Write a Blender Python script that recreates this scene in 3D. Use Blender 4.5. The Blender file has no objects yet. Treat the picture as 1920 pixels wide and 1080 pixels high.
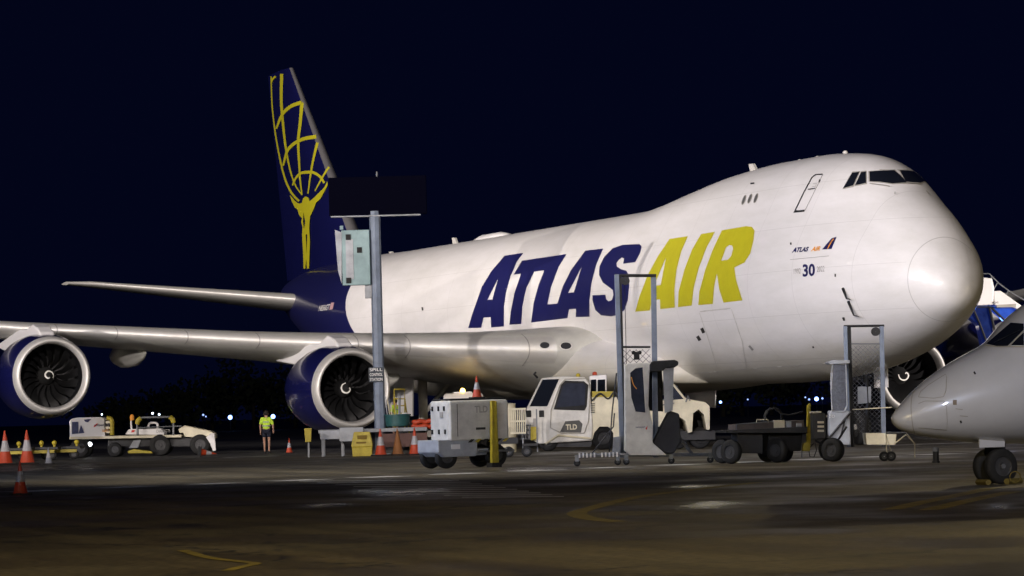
import bpy, bmesh, math, random
import numpy as np
from mathutils import Vector, Matrix, geometry
from mathutils.bvhtree import BVHTree
random.seed(7); rng = np.random.default_rng(7)
SC = bpy.context.scene; COL = SC.collection
R_ = math.radians

# ------------------------------------------------------------------ camera
CP = np.array([-98.46, 51.28, 1.42]); YAW, PIT, ROL, FPX = R_(20.24), R_(2.018), -.0268, 6585.0
Fv = np.array([math.cos(YAW)*math.cos(PIT), -math.sin(YAW)*math.cos(PIT), math.sin(PIT)])
Rv = np.cross(Fv, [0, 0, 1.]); Rv /= np.linalg.norm(Rv); Uv = np.cross(Rv, Fv)
R2 = Rv*math.cos(ROL)+Uv*math.sin(ROL); U2 = -Rv*math.sin(ROL)+Uv*math.cos(ROL)
cam = bpy.data.cameras.new('camera'); camo = bpy.data.objects.new('camera', cam); COL.objects.link(camo)
M = Matrix.Identity(4)
for i in range(3):
    M[i][0] = R2[i]; M[i][1] = U2[i]; M[i][2] = -Fv[i]; M[i][3] = CP[i]
camo.matrix_world = M
cam.sensor_width = 36; cam.lens = FPX/1920*36; cam.clip_start = 1; cam.clip_end = 6000
SC.camera = camo
def ray(px, py): return Fv+R2*(px-960)/FPX-U2*(py-540)/FPX
def pr(P):
    d = np.array(P)-CP; D = d@Fv
    return 960+FPX*(d@R2)/D, 540-FPX*(d@U2)/D, FPX/D
def on(px, py, ax, v):
    d = ray(px, py); return CP+d*((v-CP[ax])/d[ax])
def gdepth(px, D):                                   # ground point seen in picture column px at camera distance D
    P = CP+Fv*D+R2*(px-960)/FPX*D
    P[2] = 0; return P

# ------------------------------------------------------------------ world, lamps, exposure
w = bpy.data.worlds.new('World'); SC.world = w; w.use_nodes = True
nt = w.node_tree; bg = nt.nodes['Background']
sky = nt.nodes.new('ShaderNodeTexSky'); sky.sky_type = 'NISHITA'; sky.sun_disc = False
sky.sun_elevation = R_(-6); sky.sun_rotation = R_(200); sky.dust_density = 0.3; sky.ozone_density = 3
mx = nt.nodes.new('ShaderNodeMixRGB'); mx.blend_type = 'ADD'; mx.inputs[0].default_value = 1
mu = nt.nodes.new('ShaderNodeMixRGB'); mu.blend_type = 'MULTIPLY'; mu.inputs[0].default_value = 1
mu.inputs[2].default_value = (.02, .02, .03, 1)
nt.links.new(sky.outputs[0], mu.inputs[1]); nt.links.new(mu.outputs[0], mx.inputs[1])
mx.inputs[2].default_value = (.009, .016, .092, 1)
nt.links.new(mx.outputs[0], bg.inputs[0]); bg.inputs[1].default_value = 0.1
SC.view_settings.view_transform = 'Standard'; SC.view_settings.look = 'None'
SC.view_settings.exposure = 0; SC.view_settings.gamma = 1
def spot(name, loc, tgt, power, col, ang, blend=.3, rad=.6):
    l = bpy.data.lights.new(name, 'SPOT'); l.energy = power; l.color = col; l.spot_size = R_(ang); l.spot_blend = blend
    l.shadow_soft_size = rad
    o = bpy.data.objects.new(name, l); COL.objects.link(o); o.location = loc
    o.rotation_euler = (Vector(tgt)-Vector(loc)).to_track_quat('-Z', 'Y').to_euler(); return o
WARM = (1, .905, .85); OL = (1, .79, .43); COOL = (.48, .62, 1)
# unseen apron floodlights outside the frame, and fill lamps added among them
spot('unseen_floodlight', (-62, 50, 24), (10, 0, 7), 1.9e5, WARM, 66, .7, .4)
spot('unseen_floodlight', (-28, 66, 18), (14, 0, 6), 1.6e5, WARM, 74, .7, .4)
spot('unseen_floodlight', (40, 66, 29), (52, 0, 11), 1.4e5, WARM, 80, .7, .12)
spot('unseen_floodlight', (20, 105, 16), (38, 18, 4), 1.6e5, WARM, 19, .7, .3)
spot('underside_fill', (2, 42, 1.4), (30, 9, 4.5), 5.5e3, (1, .86, .64), 56, .8, .5)  # added low fill, stands in for bounce on wing underside and engines
spot('underside_fill', (-22, -36, 1.2), (12, 0, 4.2), 6.5e3, (1, .80, .40), 64, .7, .5)  # added low fill, warms belly and lower nose from beneath
spot('underside_fill', (30, 62, 1.6), (38, 20, 4.5), 2.6e3, (1, .86, .64), 60, .8, .5)  # second fill added so the nacelle shadow on the wing softens
spot('unseen_floodlight', (-90, -32, 14), (26, -12.5, 2.6), 7e5, WARM, 9, .5, .4)  # fill added to light the inlet lip of the far engine
spot('unseen_floodlight', (45, -50, 22), (-80, 38, 0), 1.1e5, OL, 16, .8, .5)  # backlight added to raise glints on the foreground asphalt
spot('unseen_floodlight', (-88, 56, 14), (-58, 37, 0), 3.3e4, OL, 42, .9, .4)
spot('unseen_floodlight', (-110, 5, 14), (10, 5, 1.0), 1.5e4, (1, .88, .68), 30, .6, .5)
spot('overhead_fill', (-14, 34, 22), (-13, 19, 0), 2.2e4, (1, .93, .85), 80, .8, .3)  # unseen fill added from above to brighten the white ground paint
spot('unseen_cool_flood', (-8, 52, 11), (-3, 12, 0.8), 1.7e4, COOL, 54, .6, .3)
spot('unseen_cool_flood', (-48, 54, 10), (-4, 12, 1.2), 1.15e4, (.5, .64, 1), 26, .6, .3)  # fill added to cool the lift sides that face the camera
spot('unseen_cool_flood', (0, 60, 13), (24, 12, 4.5), 8e3, COOL, 26, .6, .3)
spot('unseen_cool_flood', (10, 60, 12), (42, 17, 0), 9e3, COOL, 22, .6, .3)
spot('unseen_cool_flood', (-75, 30, 12), (-38, 19, 1.5), 1.1e4, (.72, .78, 1), 26, .6, .25)

# ------------------------------------------------------------------ materials
MATS = {}; MATS_G = {}
def mat(name, col, rough=.5, metal=0, dirt=.15, dscale=1.5, emit=0, ecol=None, bump=0, coat=0, alpha=1, trans=0):
    if name in MATS: return MATS[name]
    m = bpy.data.materials.new(name); m.use_nodes = True; MATS[name] = m
    n = m.node_tree.nodes; l = m.node_tree.links; b = n['Principled BSDF']
    b.inputs['Roughness'].default_value = rough; b.inputs['Metallic'].default_value = metal
    b.inputs['Base Color'].default_value = (*col, 1)
    b.inputs['Coat Weight'].default_value = coat; b.inputs['Alpha'].default_value = alpha
    b.inputs['Transmission Weight'].default_value = trans
    if emit:
        b.inputs['Emission Color'].default_value = (*(ecol or col), 1); b.inputs['Emission Strength'].default_value = emit
    if dirt:
        tc = n.new('ShaderNodeTexCoord'); nz = n.new('ShaderNodeTexNoise'); nz.inputs['Scale'].default_value = dscale
        nz.inputs['Detail'].default_value = 8; nz.inputs['Roughness'].default_value = .65
        l.new(tc.outputs['Object'], nz.inputs['Vector'])
        r = n.new('ShaderNodeValToRGB'); r.color_ramp.elements[0].position = .3; r.color_ramp.elements[1].position = .65
        r.color_ramp.elements[0].color = (*[c*(1-dirt*2) for c in col], 1); r.color_ramp.elements[1].color = (*col, 1)
        l.new(nz.outputs['Fac'], r.inputs[0]); l.new(r.outputs[0], b.inputs['Base Color'])
        mr = n.new('ShaderNodeMapRange'); mr.inputs['To Min'].default_value = min(1, rough*1.35); mr.inputs['To Max'].default_value = rough*.85
        l.new(nz.outputs['Fac'], mr.inputs['Value']); l.new(mr.outputs[0], b.inputs['Roughness'])
        if bump:
            bp = n.new('ShaderNodeBump'); bp.inputs['Strength'].default_value = bump; bp.inputs['Distance'].default_value = .02
            l.new(nz.outputs['Fac'], bp.inputs['Height']); l.new(bp.outputs[0], b.inputs['Normal'])
    return m
NAVY = (.007, .008, .066); YEL = (.50, .46, .015); WHITE = (.76, .74, .74)
m_white = mat('white_paint', WHITE, .35, dirt=.05, coat=.2)
m_body = mat('aircraft_white', WHITE, .33, dirt=0, coat=.25)
m_navy = mat('navy_gloss_paint', NAVY, .22, dirt=.08, coat=.6)
m_let = mat('navy_letter_film', (.009, .010, .08), .35, dirt=.05)
m_yel = mat('yellow_letter_film', YEL, .4, dirt=.06)
m_silver = mat('bare_aluminium', (.66, .64, .61), .44, .45, dirt=.08, dscale=.8)
m_wing = mat('wing_grey_paint', (.55, .54, .5), .42, dirt=.12, dscale=.6)
m_dark = mat('dark_metal', (.03, .03, .033), .5, .4, dirt=.2)
m_black = mat('black_rubber', (.009, .009, .010), .75, dirt=.2, dscale=6)
m_fan = mat('fan_blade_grey', (.006, .006, .007), .55, .1, dirt=.1)
m_duct = mat('inlet_duct_grey', (.012, .012, .014), .5, .2, dirt=.1)
m_glass = mat('dark_glass', (.008, .010, .016), .06, dirt=0, coat=.5)
m_grey = mat('galvanised_steel', (.22, .23, .25), .5, .5, dirt=.2, dscale=3)
m_bgrey = mat('painted_steel_grey', (.36, .38, .42), .5, dirt=.2, dscale=2)
m_gwhite = mat('chipped_white_paint', (.62, .60, .56), .45, dirt=.18, dscale=2.2, bump=.2)
m_cream = mat('cream_paint', (.66, .60, .44), .42, dirt=.15, dscale=1.8)
m_dyel = mat('safety_yellow_paint', (.42, .33, .02), .5, dirt=.2, dscale=4)
m_or = mat('orange_cone_plastic', (.42, .045, .012), .5, dirt=.12, dscale=8)
m_refl = mat('cone_reflective_sleeve', (.34, .34, .37), .4, dirt=.12, dscale=9)
m_hv = mat('high_visibility_fabric', (.58, .85, .06), .8, dirt=.12, dscale=8)
m_skin = mat('skin', (.45, .25, .17), .6, dirt=.05)
m_navcl = mat('dark_navy_fabric', (.012, .014, .03), .9, dirt=.1)
m_hair = mat('dark_hair', (.015, .010, .008), .8, dirt=.1)
m_teal = mat('teal_plastic', (.015, .085, .09), .5, dirt=.15, dscale=5)
m_ltteal = mat('pale_green_cabinet_paint', (.22, .33, .35), .5, dirt=.15, dscale=2)
m_red = mat('red_film', (.6, .03, .02), .5, dirt=.05)
m_orange = mat('orange_film', (.75, .30, .03), .5, dirt=.05)
m_conc = mat('concrete', (.28, .27, .25), .85, dirt=.25, dscale=3, bump=.3)
m_faint = mat('faint_skin_joint', (.50, .485, .46), .5, dirt=0)
m_line = mat('panel_seam_grey', (.28, .27, .26), .6, dirt=0)
m_post = mat('blue_grey_post_paint', (.19, .23, .31), .5, dirt=.2, dscale=2)
m_flap = mat('dull_canvas', (.04, .04, .045), .85, dirt=.2)

def fuselage_material():
    m = bpy.data.materials.new('aircraft_livery_paint'); m.use_nodes = True; MATS['livery'] = m
    n = m.node_tree.nodes; l = m.node_tree.links; b = n['Principled BSDF']
    b.inputs['Roughness'].default_value = .42; b.inputs['Coat Weight'].default_value = .4; b.inputs['Coat Roughness'].default_value = .06
    tc = n.new('ShaderNodeTexCoord'); sx = n.new('ShaderNodeSeparateXYZ'); l.new(tc.outputs['Object'], sx.inputs[0])
    def mth(op, a, bb=None, c=None):
        q = n.new('ShaderNodeMath'); q.operation = op
        for i, v in enumerate((a, bb, c)):
            if v is None: continue
            if isinstance(v, (int, float)): q.inputs[i].default_value = v
            else: l.new(v, q.inputs[i])
        return q.outputs[0]
    X, Y, Z = sx.outputs
    # navy tail: a swept curve across the rear body
    dz = mth('MAXIMUM', mth('SUBTRACT', 7.4, Z), 0)
    xb = mth('SUBTRACT', 54.5, mth('MULTIPLY', mth('MULTIPLY', dz, dz), .36))
    dz2 = mth('MAXIMUM', mth('SUBTRACT', Z, 7.4), 0)
    xb = mth('ADD', xb, mth('MULTIPLY', dz2, 1.2))
    navy = mth('GREATER_THAN', X, xb)
    # grime streaks and fine skin joints
    mp = n.new('ShaderNodeMapping'); mp.inputs['Scale'].default_value = (.35, 1, 1.6); l.new(tc.outputs['Object'], mp.inputs[0])
    nz = n.new('ShaderNodeTexNoise'); nz.inputs['Scale'].default_value = .8; nz.inputs['Detail'].default_value = 9; nz.inputs['Roughness'].default_value = .7
    l.new(mp.outputs[0], nz.inputs['Vector'])
    fr = mth('FRACT', mth('DIVIDE', X, 3.05)); j1 = mth('LESS_THAN', fr, .006)
    fz = mth('FRACT', mth('DIVIDE', Z, 1.45)); j2 = mth('LESS_THAN', fz, .009)
    seam = mth('COMPARE', X, .98, .011)
    joint = mth('MINIMUM', mth('ADD', mth('MULTIPLY', mth('MAXIMUM', j1, j2), mth('MULTIPLY', mth('GREATER_THAN', X, 1.1), .26)), mth('MULTIPLY', seam, .45)), 1)
    rp = n.new('ShaderNodeValToRGB'); rp.color_ramp.elements[0].position = .3; rp.color_ramp.elements[1].position = .62
    rp.color_ramp.elements[0].color = (.66, .645, .63, 1); rp.color_ramp.elements[1].color = (*WHITE, 1)
    l.new(nz.outputs['Fac'], rp.inputs[0])
    # warm ground bounce painted in: olive tint fading up the lower lobe
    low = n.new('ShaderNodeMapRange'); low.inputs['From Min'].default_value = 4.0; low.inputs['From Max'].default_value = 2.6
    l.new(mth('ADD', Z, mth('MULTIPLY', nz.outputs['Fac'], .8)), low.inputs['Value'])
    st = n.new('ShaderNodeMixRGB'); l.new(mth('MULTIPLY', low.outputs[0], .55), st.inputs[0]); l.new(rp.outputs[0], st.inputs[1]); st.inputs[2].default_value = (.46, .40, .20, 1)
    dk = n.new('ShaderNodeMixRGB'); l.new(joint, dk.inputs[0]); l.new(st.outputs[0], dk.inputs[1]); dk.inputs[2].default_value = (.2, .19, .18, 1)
    mxn = n.new('ShaderNodeMixRGB'); l.new(navy, mxn.inputs[0]); l.new(dk.outputs[0], mxn.inputs[1]); mxn.inputs[2].default_value = (*NAVY, 1)
    l.new(mxn.outputs[0], b.inputs['Base Color'])
    bn = n.new('ShaderNodeTexNoise'); bn.inputs['Scale'].default_value = 1.1; bn.inputs['Detail'].default_value = 2; l.new(tc.outputs['Object'], bn.inputs['Vector'])
    bp = n.new('ShaderNodeBump'); bp.inputs['Strength'].default_value = .25; bp.inputs['Distance'].default_value = .03; l.new(bn.outputs['Fac'], bp.inputs['Height']); l.new(bp.outputs[0], b.inputs['Coat Normal'])
    return m
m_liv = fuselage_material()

# ------------------------------------------------------------------ mesh helpers
def link(o, parent=None):
    COL.objects.link(o)
    if parent is not None: o.parent = parent
    return o
def tag(o, label=None, cat=None, group=None, kind=None):
    if label: o['label'] = label
    if cat: o['category'] = cat
    if group: o['group'] = group
    if kind: o['kind'] = kind
    return o
def empty(name, loc=(0, 0, 0), rz=0):
    o = bpy.data.objects.new(name, None); o.location = loc; o.rotation_euler = (0, 0, rz); COL.objects.link(o); return o
class MB:
    def __init__(s): s.v = []; s.f = []
    def add(s, vs, fs):
        k = len(s.v); s.v += [tuple(map(float, v)) for v in vs]; s.f += [tuple(i+k for i in f) for f in fs]; return s
    def box(s, x0, x1, y0, y1, z0, z1, mtx=None):
        vs = [(x, y, z) for x in (x0, x1) for y in (y0, y1) for z in (z0, z1)]
        if mtx is not None: vs = [tuple(mtx @ Vector(v)) for v in vs]
        return s.add(vs, [(0, 1, 3, 2), (4, 6, 7, 5), (0, 4, 5, 1), (2, 3, 7, 6), (0, 2, 6, 4), (1, 5, 7, 3)])
    def prism(s, pts, y0, y1):                       # polygon in X-Z extruded along Y
        n = len(pts); vs = [(x, y0, z) for x, z in pts]+[(x, y1, z) for x, z in pts]
        fs = [(i, (i+1) % n, n+(i+1) % n, n+i) for i in range(n)]
        tris = geometry.tessellate_polygon([[Vector((x, z, 0)) for x, z in pts]])
        fs += [tuple(t) for t in tris]+[tuple(n+i for i in t[::-1]) for t in tris]
        return s.add(vs, fs)
    def rings(s, rs, close=True, cap=True):
        n = len(rs[0]); vs = [p for r in rs for p in r]; fs = []
        for a in range(len(rs)-1):
            for i in range(n if close else n-1):
                j = (i+1) % n; fs.append((a*n+i, a*n+j, (a+1)*n+j, (a+1)*n+i))
        if cap and close: fs += [tuple(range(n))[::-1], tuple(range((len(rs)-1)*n, len(rs)*n))]
        return s.add(vs, fs)
    def tube(s, pts, r, n=10, cap=True):
        P = [np.array(p, float) for p in pts]; rs = r if isinstance(r, (list, tuple)) else [r]*len(P); out = []
        up = None
        for i, p in enumerate(P):
            d = P[min(i+1, len(P)-1)]-P[max(i-1, 0)]; d /= (np.linalg.norm(d) or 1)
            if up is None: up = np.array([0, 0, 1.]) if abs(d[2]) < .9 else np.array([1., 0, 0])
            a = np.cross(d, up); a /= (np.linalg.norm(a) or 1); b = np.cross(a, d); up = b
            out.append([tuple(p+rs[i]*(math.cos(t)*a+math.sin(t)*b)) for t in np.linspace(0, 2*math.pi, n, endpoint=False)])
        return s.rings(out, cap=cap)
    def lathe(s, prof, c=(0, 0, 0), axis='x', n=32, cap=False):   # prof: (along, radius)
        out = []
        for a, r in prof:
            ring = []
            for t in np.linspace(0, 2*math.pi, n, endpoint=False):
                u, v = r*math.cos(t), r*math.sin(t)
                p = (a, u, v) if axis == 'x' else ((u, a, v) if axis == 'y' else (u, v, a))
                ring.append((p[0]+c[0], p[1]+c[1], p[2]+c[2]))
            out.append(ring)
        return s.rings(out, cap=cap)
    def ball(s, c, r, n=10, sz=1):
        return s.lathe([(r*sz*math.sin(a), max(r*math.cos(a), 1e-4)) for a in np.linspace(-math.pi/2, math.pi/2, n)], c, 'z', n+2)
    def build(s, name, m, parent=None, smooth=False, bevel=0, loc=None):
        me = bpy.data.meshes.new(name); me.from_pydata(s.v, [], s.f); me.materials.append(m); me.validate()
        bm = bmesh.new(); bm.from_mesh(me); bmesh.ops.recalc_face_normals(bm, faces=bm.faces); bm.to_mesh(me); bm.free()
        o = bpy.data.objects.new(name, me); link(o, parent)
        if smooth:
            for p in me.polygons: p.use_smooth = True
            if smooth == 'auto':
                bm = bmesh.new(); bm.from_mesh(me)
                for e in bm.edges:
                    if len(e.link_faces) == 2 and e.calc_face_angle(0) > R_(35): e.smooth = False
                bm.to_mesh(me); bm.free()
        if bevel:
            b = o.modifiers.new('b', 'BEVEL'); b.width = bevel; b.segments = 2; b.limit_method = 'ANGLE'; b.angle_limit = R_(40)
        if loc: o.location = loc
        return o
def pchip(xs, ys, x):
    xs = np.array(xs, float); ys = np.array(ys, float); h = np.diff(xs); d = np.diff(ys)/h; m = np.zeros(len(xs))
    for i in range(1, len(xs)-1):
        if d[i-1]*d[i] > 0:
            w1, w2 = 2*h[i]+h[i-1], h[i]+2*h[i-1]; m[i] = (w1+w2)/(w1/d[i-1]+w2/d[i])
    m[0], m[-1] = d[0], d[-1]
    k = np.clip(np.searchsorted(xs, x)-1, 0, len(h)-1); t = (x-xs[k])/h[k]
    return (2*t**3-3*t**2+1)*ys[k]+(t**3-2*t**2+t)*h[k]*m[k]+(-2*t**3+3*t**2)*ys[k+1]+(t**3-t**2)*h[k]*m[k+1]
def smooth_line(pts, k=6):
    P = np.array(pts, float); t = np.r_[0, np.cumsum(np.linalg.norm(np.diff(P, axis=0), axis=1))]
    tt = np.linspace(0, t[-1], (len(P)-1)*k+1)
    return np.stack([pchip(t, P[:, i], tt) for i in range(P.shape[1])], 1)

# ------------------------------------------------------------------ ground
def ground_mat(name, c1, c2, wet=.5, sc=.12):
    m = bpy.data.materials.new(name); MATS_G[name] = m; m.use_nodes = True; n = m.node_tree.nodes; l = m.node_tree.links; b = n['Principled BSDF']
    tc = n.new('ShaderNodeTexCoord')
    a = n.new('ShaderNodeTexNoise'); a.inputs['Scale'].default_value = sc; a.inputs['Detail'].default_value = 10; a.inputs['Roughness'].default_value = .6
    c = n.new('ShaderNodeTexNoise'); c.inputs['Scale'].default_value = 9; c.inputs['Detail'].default_value = 6
    l.new(tc.outputs['Object'], a.inputs[0]); l.new(tc.outputs['Object'], c.inputs[0])
    r = n.new('ShaderNodeValToRGB'); r.color_ramp.elements[0].position = .35; r.color_ramp.elements[1].position = .65
    r.color_ramp.elements[0].color = (*c1, 1); r.color_ramp.elements[1].color = (*c2, 1); l.new(a.outputs['Fac'], r.inputs[0])
    m2 = n.new('ShaderNodeMixRGB'); m2.blend_type = 'MULTIPLY'; m2.inputs[0].default_value = .75; l.new(r.outputs[0], m2.inputs[1])
    cr = n.new('ShaderNodeValToRGB'); cr.color_ramp.elements[0].position = .35; cr.color_ramp.elements[1].position = .62; cr.color_ramp.elements[0].color = (.25, .25, .25, 1); cr.color_ramp.elements[1].color = (1.3, 1.3, 1.3, 1)
    l.new(c.outputs['Fac'], cr.inputs[0]); l.new(cr.outputs[0], m2.inputs[2])
    # tyre streaks along the taxi direction, patched slabs and sealed cracks
    mp = n.new('ShaderNodeMapping'); mp.inputs['Rotation'].default_value = (0, 0, R_(64)); mp.inputs['Scale'].default_value = (.06, .9, 1); l.new(tc.outputs['Object'], mp.inputs[0])
    st = n.new('ShaderNodeTexNoise'); st.inputs['Scale'].default_value = 1; st.inputs['Detail'].default_value = 7; l.new(mp.outputs[0], st.inputs[0])
    sr = n.new('ShaderNodeValToRGB'); sr.color_ramp.elements[0].position = .42; sr.color_ramp.elements[1].position = .58; sr.color_ramp.elements[0].color = (.5, .5, .52, 1); sr.color_ramp.elements[1].color = (1.1, 1.1, 1.1, 1); l.new(st.outputs['Fac'], sr.inputs[0])
    m3 = n.new('ShaderNodeMixRGB'); m3.blend_type = 'MULTIPLY'; m3.inputs[0].default_value = .8; l.new(m2.outputs[0], m3.inputs[1]); l.new(sr.outputs[0], m3.inputs[2])
    vo = n.new('ShaderNodeTexVoronoi'); vo.feature = 'DISTANCE_TO_EDGE'; vo.inputs['Scale'].default_value = .13
    wn = n.new('ShaderNodeTexNoise'); wn.inputs['Scale'].default_value = .5; wn.inputs['Detail'].default_value = 6; l.new(tc.outputs['Object'], wn.inputs[0])
    wm = n.new('ShaderNodeMixRGB'); wm.inputs[0].default_value = .06; l.new(tc.outputs['Object'], wm.inputs[1]); wsc = n.new('ShaderNodeVectorMath'); wsc.operation = 'SCALE'; wsc.inputs[3].default_value = 60; l.new(wn.outputs['Color'], wsc.inputs[0]); l.new(wsc.outputs[0], wm.inputs[2])
    l.new(wm.outputs[0], vo.inputs['Vector'])
    lt = n.new('ShaderNodeMath'); lt.operation = 'LESS_THAN'; lt.inputs[1].default_value = .007; l.new(vo.outputs['Distance'], lt.inputs[0])
    m4 = n.new('ShaderNodeMixRGB'); m4.inputs[2].default_value = (.012, .012, .012, 1); l.new(lt.outputs[0], m4.inputs[0]); l.new(m3.outputs[0], m4.inputs[1])
    l.new(m4.outputs[0], b.inputs['Base Color'])
    r2 = n.new('ShaderNodeValToRGB'); r2.color_ramp.elements[0].position = .38; r2.color_ramp.elements[1].position = .62
    w0 = .75-.45*wet; r2.color_ramp.elements[0].color = (w0*1.05, w0*1.05, w0*1.05, 1); r2.color_ramp.elements[1].color = (.72, .72, .72, 1)
    a2 = n.new('ShaderNodeTexNoise'); a2.inputs['Scale'].default_value = .3; a2.inputs['Detail'].default_value = 8; l.new(tc.outputs['Object'], a2.inputs[0])
    l.new(a2.outputs['Fac'], r2.inputs[0]); l.new(r2.outputs[0], b.inputs['Roughness'])
    bp = n.new('ShaderNodeBump'); bp.inputs['Strength'].default_value = .35; bp.inputs['Distance'].default_value = .02
    l.new(c.outputs['Fac'], bp.inputs['Height']); l.new(bp.outputs[0], b.inputs['Normal']); return m
def sheet(name, pts, z, m):
    return MB().add([(x, y, z) for x, y in pts], [tuple(range(len(pts)))]).build(name, m)
g0 = sheet('ground', [(-400, -2500), (4500, -2500), (4500, 2500), (-400, 2500)], -.012, ground_mat('dark_grass_field', (.012, .014, .009), (.02, .022, .012), .1, .4)); tag(g0, kind='structure')
def gp(px, D): p = gdepth(px, D); return (p[0], p[1])
ap = sheet('apron', [gp(-900, 25), gp(2800, 25), gp(2800, 260), gp(-900, 260)], -.006, ground_mat('shade_toned_asphalt', (.028, .027, .026), (.05, .047, .04), .6, .2)); tag(ap, kind='structure')  # darker tone painted in for unlit tarmac beyond the light cutoff
ed = [(-400, 128), (0, 124), (520, 134), (780, 136), (1040, 137), (1330, 138), (1650, 134), (2200, 132)]
apn = sheet('taxiway', [gp(-900, 15), gp(2800, 15)]+[gp(x, d) for x, d in ed[::-1]], 0, ground_mat('worn_brown_asphalt', (.048, .040, .026), (.125, .102, .058), .85, .1)); tag(apn, kind='structure')
def gpx(px, py): p = on(px, py, 2, 0); return p
m_wline = mat('faded_white_line', (.72, .71, .68), .32, dirt=.3, dscale=3)
m_yline = mat('faded_yellow_line', (.27, .21, .025), .6, dirt=.36, dscale=3)
def ground_poly(name, px_pts, m, z=.005, parent=None):
    vs = []
    for q in px_pts:
        p = gpx(*q); vs.append((p[0], p[1], z))
    return MB().add(vs, [tuple(range(len(vs)))]).build(name, m, parent)
def ribbon(name, px_pts, wd, m, z=.005, k=8):
    P = np.array([gpx(*q)[:2] for q in px_pts]); P = smooth_line(P, k) if k > 1 else P
    T = np.gradient(P, axis=0); T /= np.linalg.norm(T, axis=1)[:, None]; N = np.stack([-T[:, 1], T[:, 0]], 1)
    vs = [(*(p+n*wd/2), z) for p, n in zip(P, N)]+[(*(p-n*wd/2), z) for p, n in zip(P, N)]; n_ = len(P)
    o = MB().add(vs, [(i, i+1, n_+i+1, n_+i) for i in range(n_-1)]).build(name, m); tag(o, kind='structure'); return o
# dashed white stand line running across the whole picture
A = gpx(60, 921)[:2]; B = gpx(1850, 848)[:2]; Ln = np.linalg.norm(B-A); d = (B-A)/Ln; nrm = np.array([-d[1], d[0]])
mb = MB(); s = -12
while s < Ln+10:
    p, q = A+d*s, A+d*(s+1.25)
    mb.add([(*(p+nrm*.6), .005), (*(q+nrm*.6), .005), (*(q-nrm*.6), .005), (*(p-nrm*.6), .005)], [(0, 1, 2, 3)]); s += 2.3
tag(mb.build('white_dashed_line', m_wline), kind='structure')
# thin far line and hatch between stands
mb = MB()
for i in range(10):
    y = 903+i*3.4; x0 = 560+i*34; x1 = 860+i*22
    a, b_, = gpx(x0, y)[:2], gpx(x1, y-1.5)[:2]; t = np.array([.0, .10])
    mb.add([(*a, .005), (*b_, .005), (*(b_+np.array([.5, -.18])), .005), (*(a+np.array([.5, -.18])), .005)], [(0, 1, 2, 3)])
tag(mb.build('white_hatched_marking', m_wline), kind='structure')
for q in ([(420, 858), (520, 855)], [(575, 856), (660, 854)], [(690, 854), (760, 852)], [(1000, 852), (1110, 848)], [(1150, 846), (1210, 845)], [(1640, 836), (1830, 830)], [(1840, 826), (1990, 822)]):
    ribbon('white_line', q, 1.1, m_wline, k=1)
ribbon('yellow_guide_line', [(1420, 905), (1330, 915), (1210, 930), (1120, 950), (1082, 965), (1115, 974), (1160, 979)], .28, m_yline)
ribbon('yellow_guide_line', [(1860, 915), (1790, 930), (1735, 941), (1670, 956)], .3, m_yline)
ribbon('yellow_guide_line', [(1900, 922), (1830, 936), (1740, 957)], .3, m_yline)
ribbon('yellow_guide_line', [(340, 1032), (420, 1050), (475, 1056), (450, 1064), (425, 1071)], .13, m_yline)
# damp hollows: the asphalt itself turns darker and glossier there
def dampen(m, spots):
    n = m.node_tree.nodes; l = m.node_tree.links; b = n['Principled BSDF']; tc = n.new('ShaderNodeTexCoord')
    nz = n.new('ShaderNodeTexNoise'); nz.inputs['Scale'].default_value = .9; nz.inputs['Detail'].default_value = 8; l.new(tc.outputs['Object'], nz.inputs[0])
    acc = None
    for px, py, rx, ry in spots:
        p = gpx(px, py); D = np.linalg.norm(p-CP); q = gpx(px, py-ry); wd = rx/FPX*D; ln = np.linalg.norm(q-p)
        d = (q-p)/ln; mp = n.new('ShaderNodeMapping'); mp.vector_type = 'TEXTURE'; mp.inputs['Location'].default_value = (p[0], p[1], 0)
        mp.inputs['Rotation'].default_value = (0, 0, math.atan2(d[1], d[0])); mp.inputs['Scale'].default_value = (ln, wd, 1)
        l.new(tc.outputs['Object'], mp.inputs[0]); ve = n.new('ShaderNodeVectorMath'); ve.operation = 'LENGTH'; l.new(mp.outputs[0], ve.inputs[0])
        mr = n.new('ShaderNodeMapRange'); mr.inputs['From Min'].default_value = 1.5; mr.inputs['From Max'].default_value = 0; mr.inputs['To Min'].default_value = -.25; mr.inputs['To Max'].default_value = .6; l.new(ve.outputs['Value'], mr.inputs['Value'])
        if acc is None: acc = mr.outputs[0]
        else:
            mm = n.new('ShaderNodeMath'); mm.operation = 'MAXIMUM'; l.new(acc, mm.inputs[0]); l.new(mr.outputs[0], mm.inputs[1]); acc = mm.outputs[0]
    ad = n.new('ShaderNodeMath'); l.new(acc, ad.inputs[0]); l.new(nz.outputs['Fac'], ad.inputs[1])
    rp = n.new('ShaderNodeMapRange'); rp.inputs['From Min'].default_value = .56; rp.inputs['From Max'].default_value = 1.08; rp.inputs['To Max'].default_value = .95; l.new(ad.outputs[0], rp.inputs['Value'])
    wet = rp.outputs[0]
    for key, val in (('Base Color', (.02, .019, .016, 1)), ('Roughness', .14)):
        old = b.inputs[key].links[0].from_socket
        mx_ = n.new('ShaderNodeMix' if key == 'Roughness' else 'ShaderNodeMixRGB')
        if key == 'Roughness': l.new(wet, mx_.inputs[0]); l.new(old, mx_.inputs[2]); mx_.inputs[3].default_value = val; l.new(mx_.outputs[0], b.inputs[key])
        else: l.new(wet, mx_.inputs[0]); l.new(old, mx_.inputs[1]); mx_.inputs[2].default_value = val; l.new(mx_.outputs[0], b.inputs[key])
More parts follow.
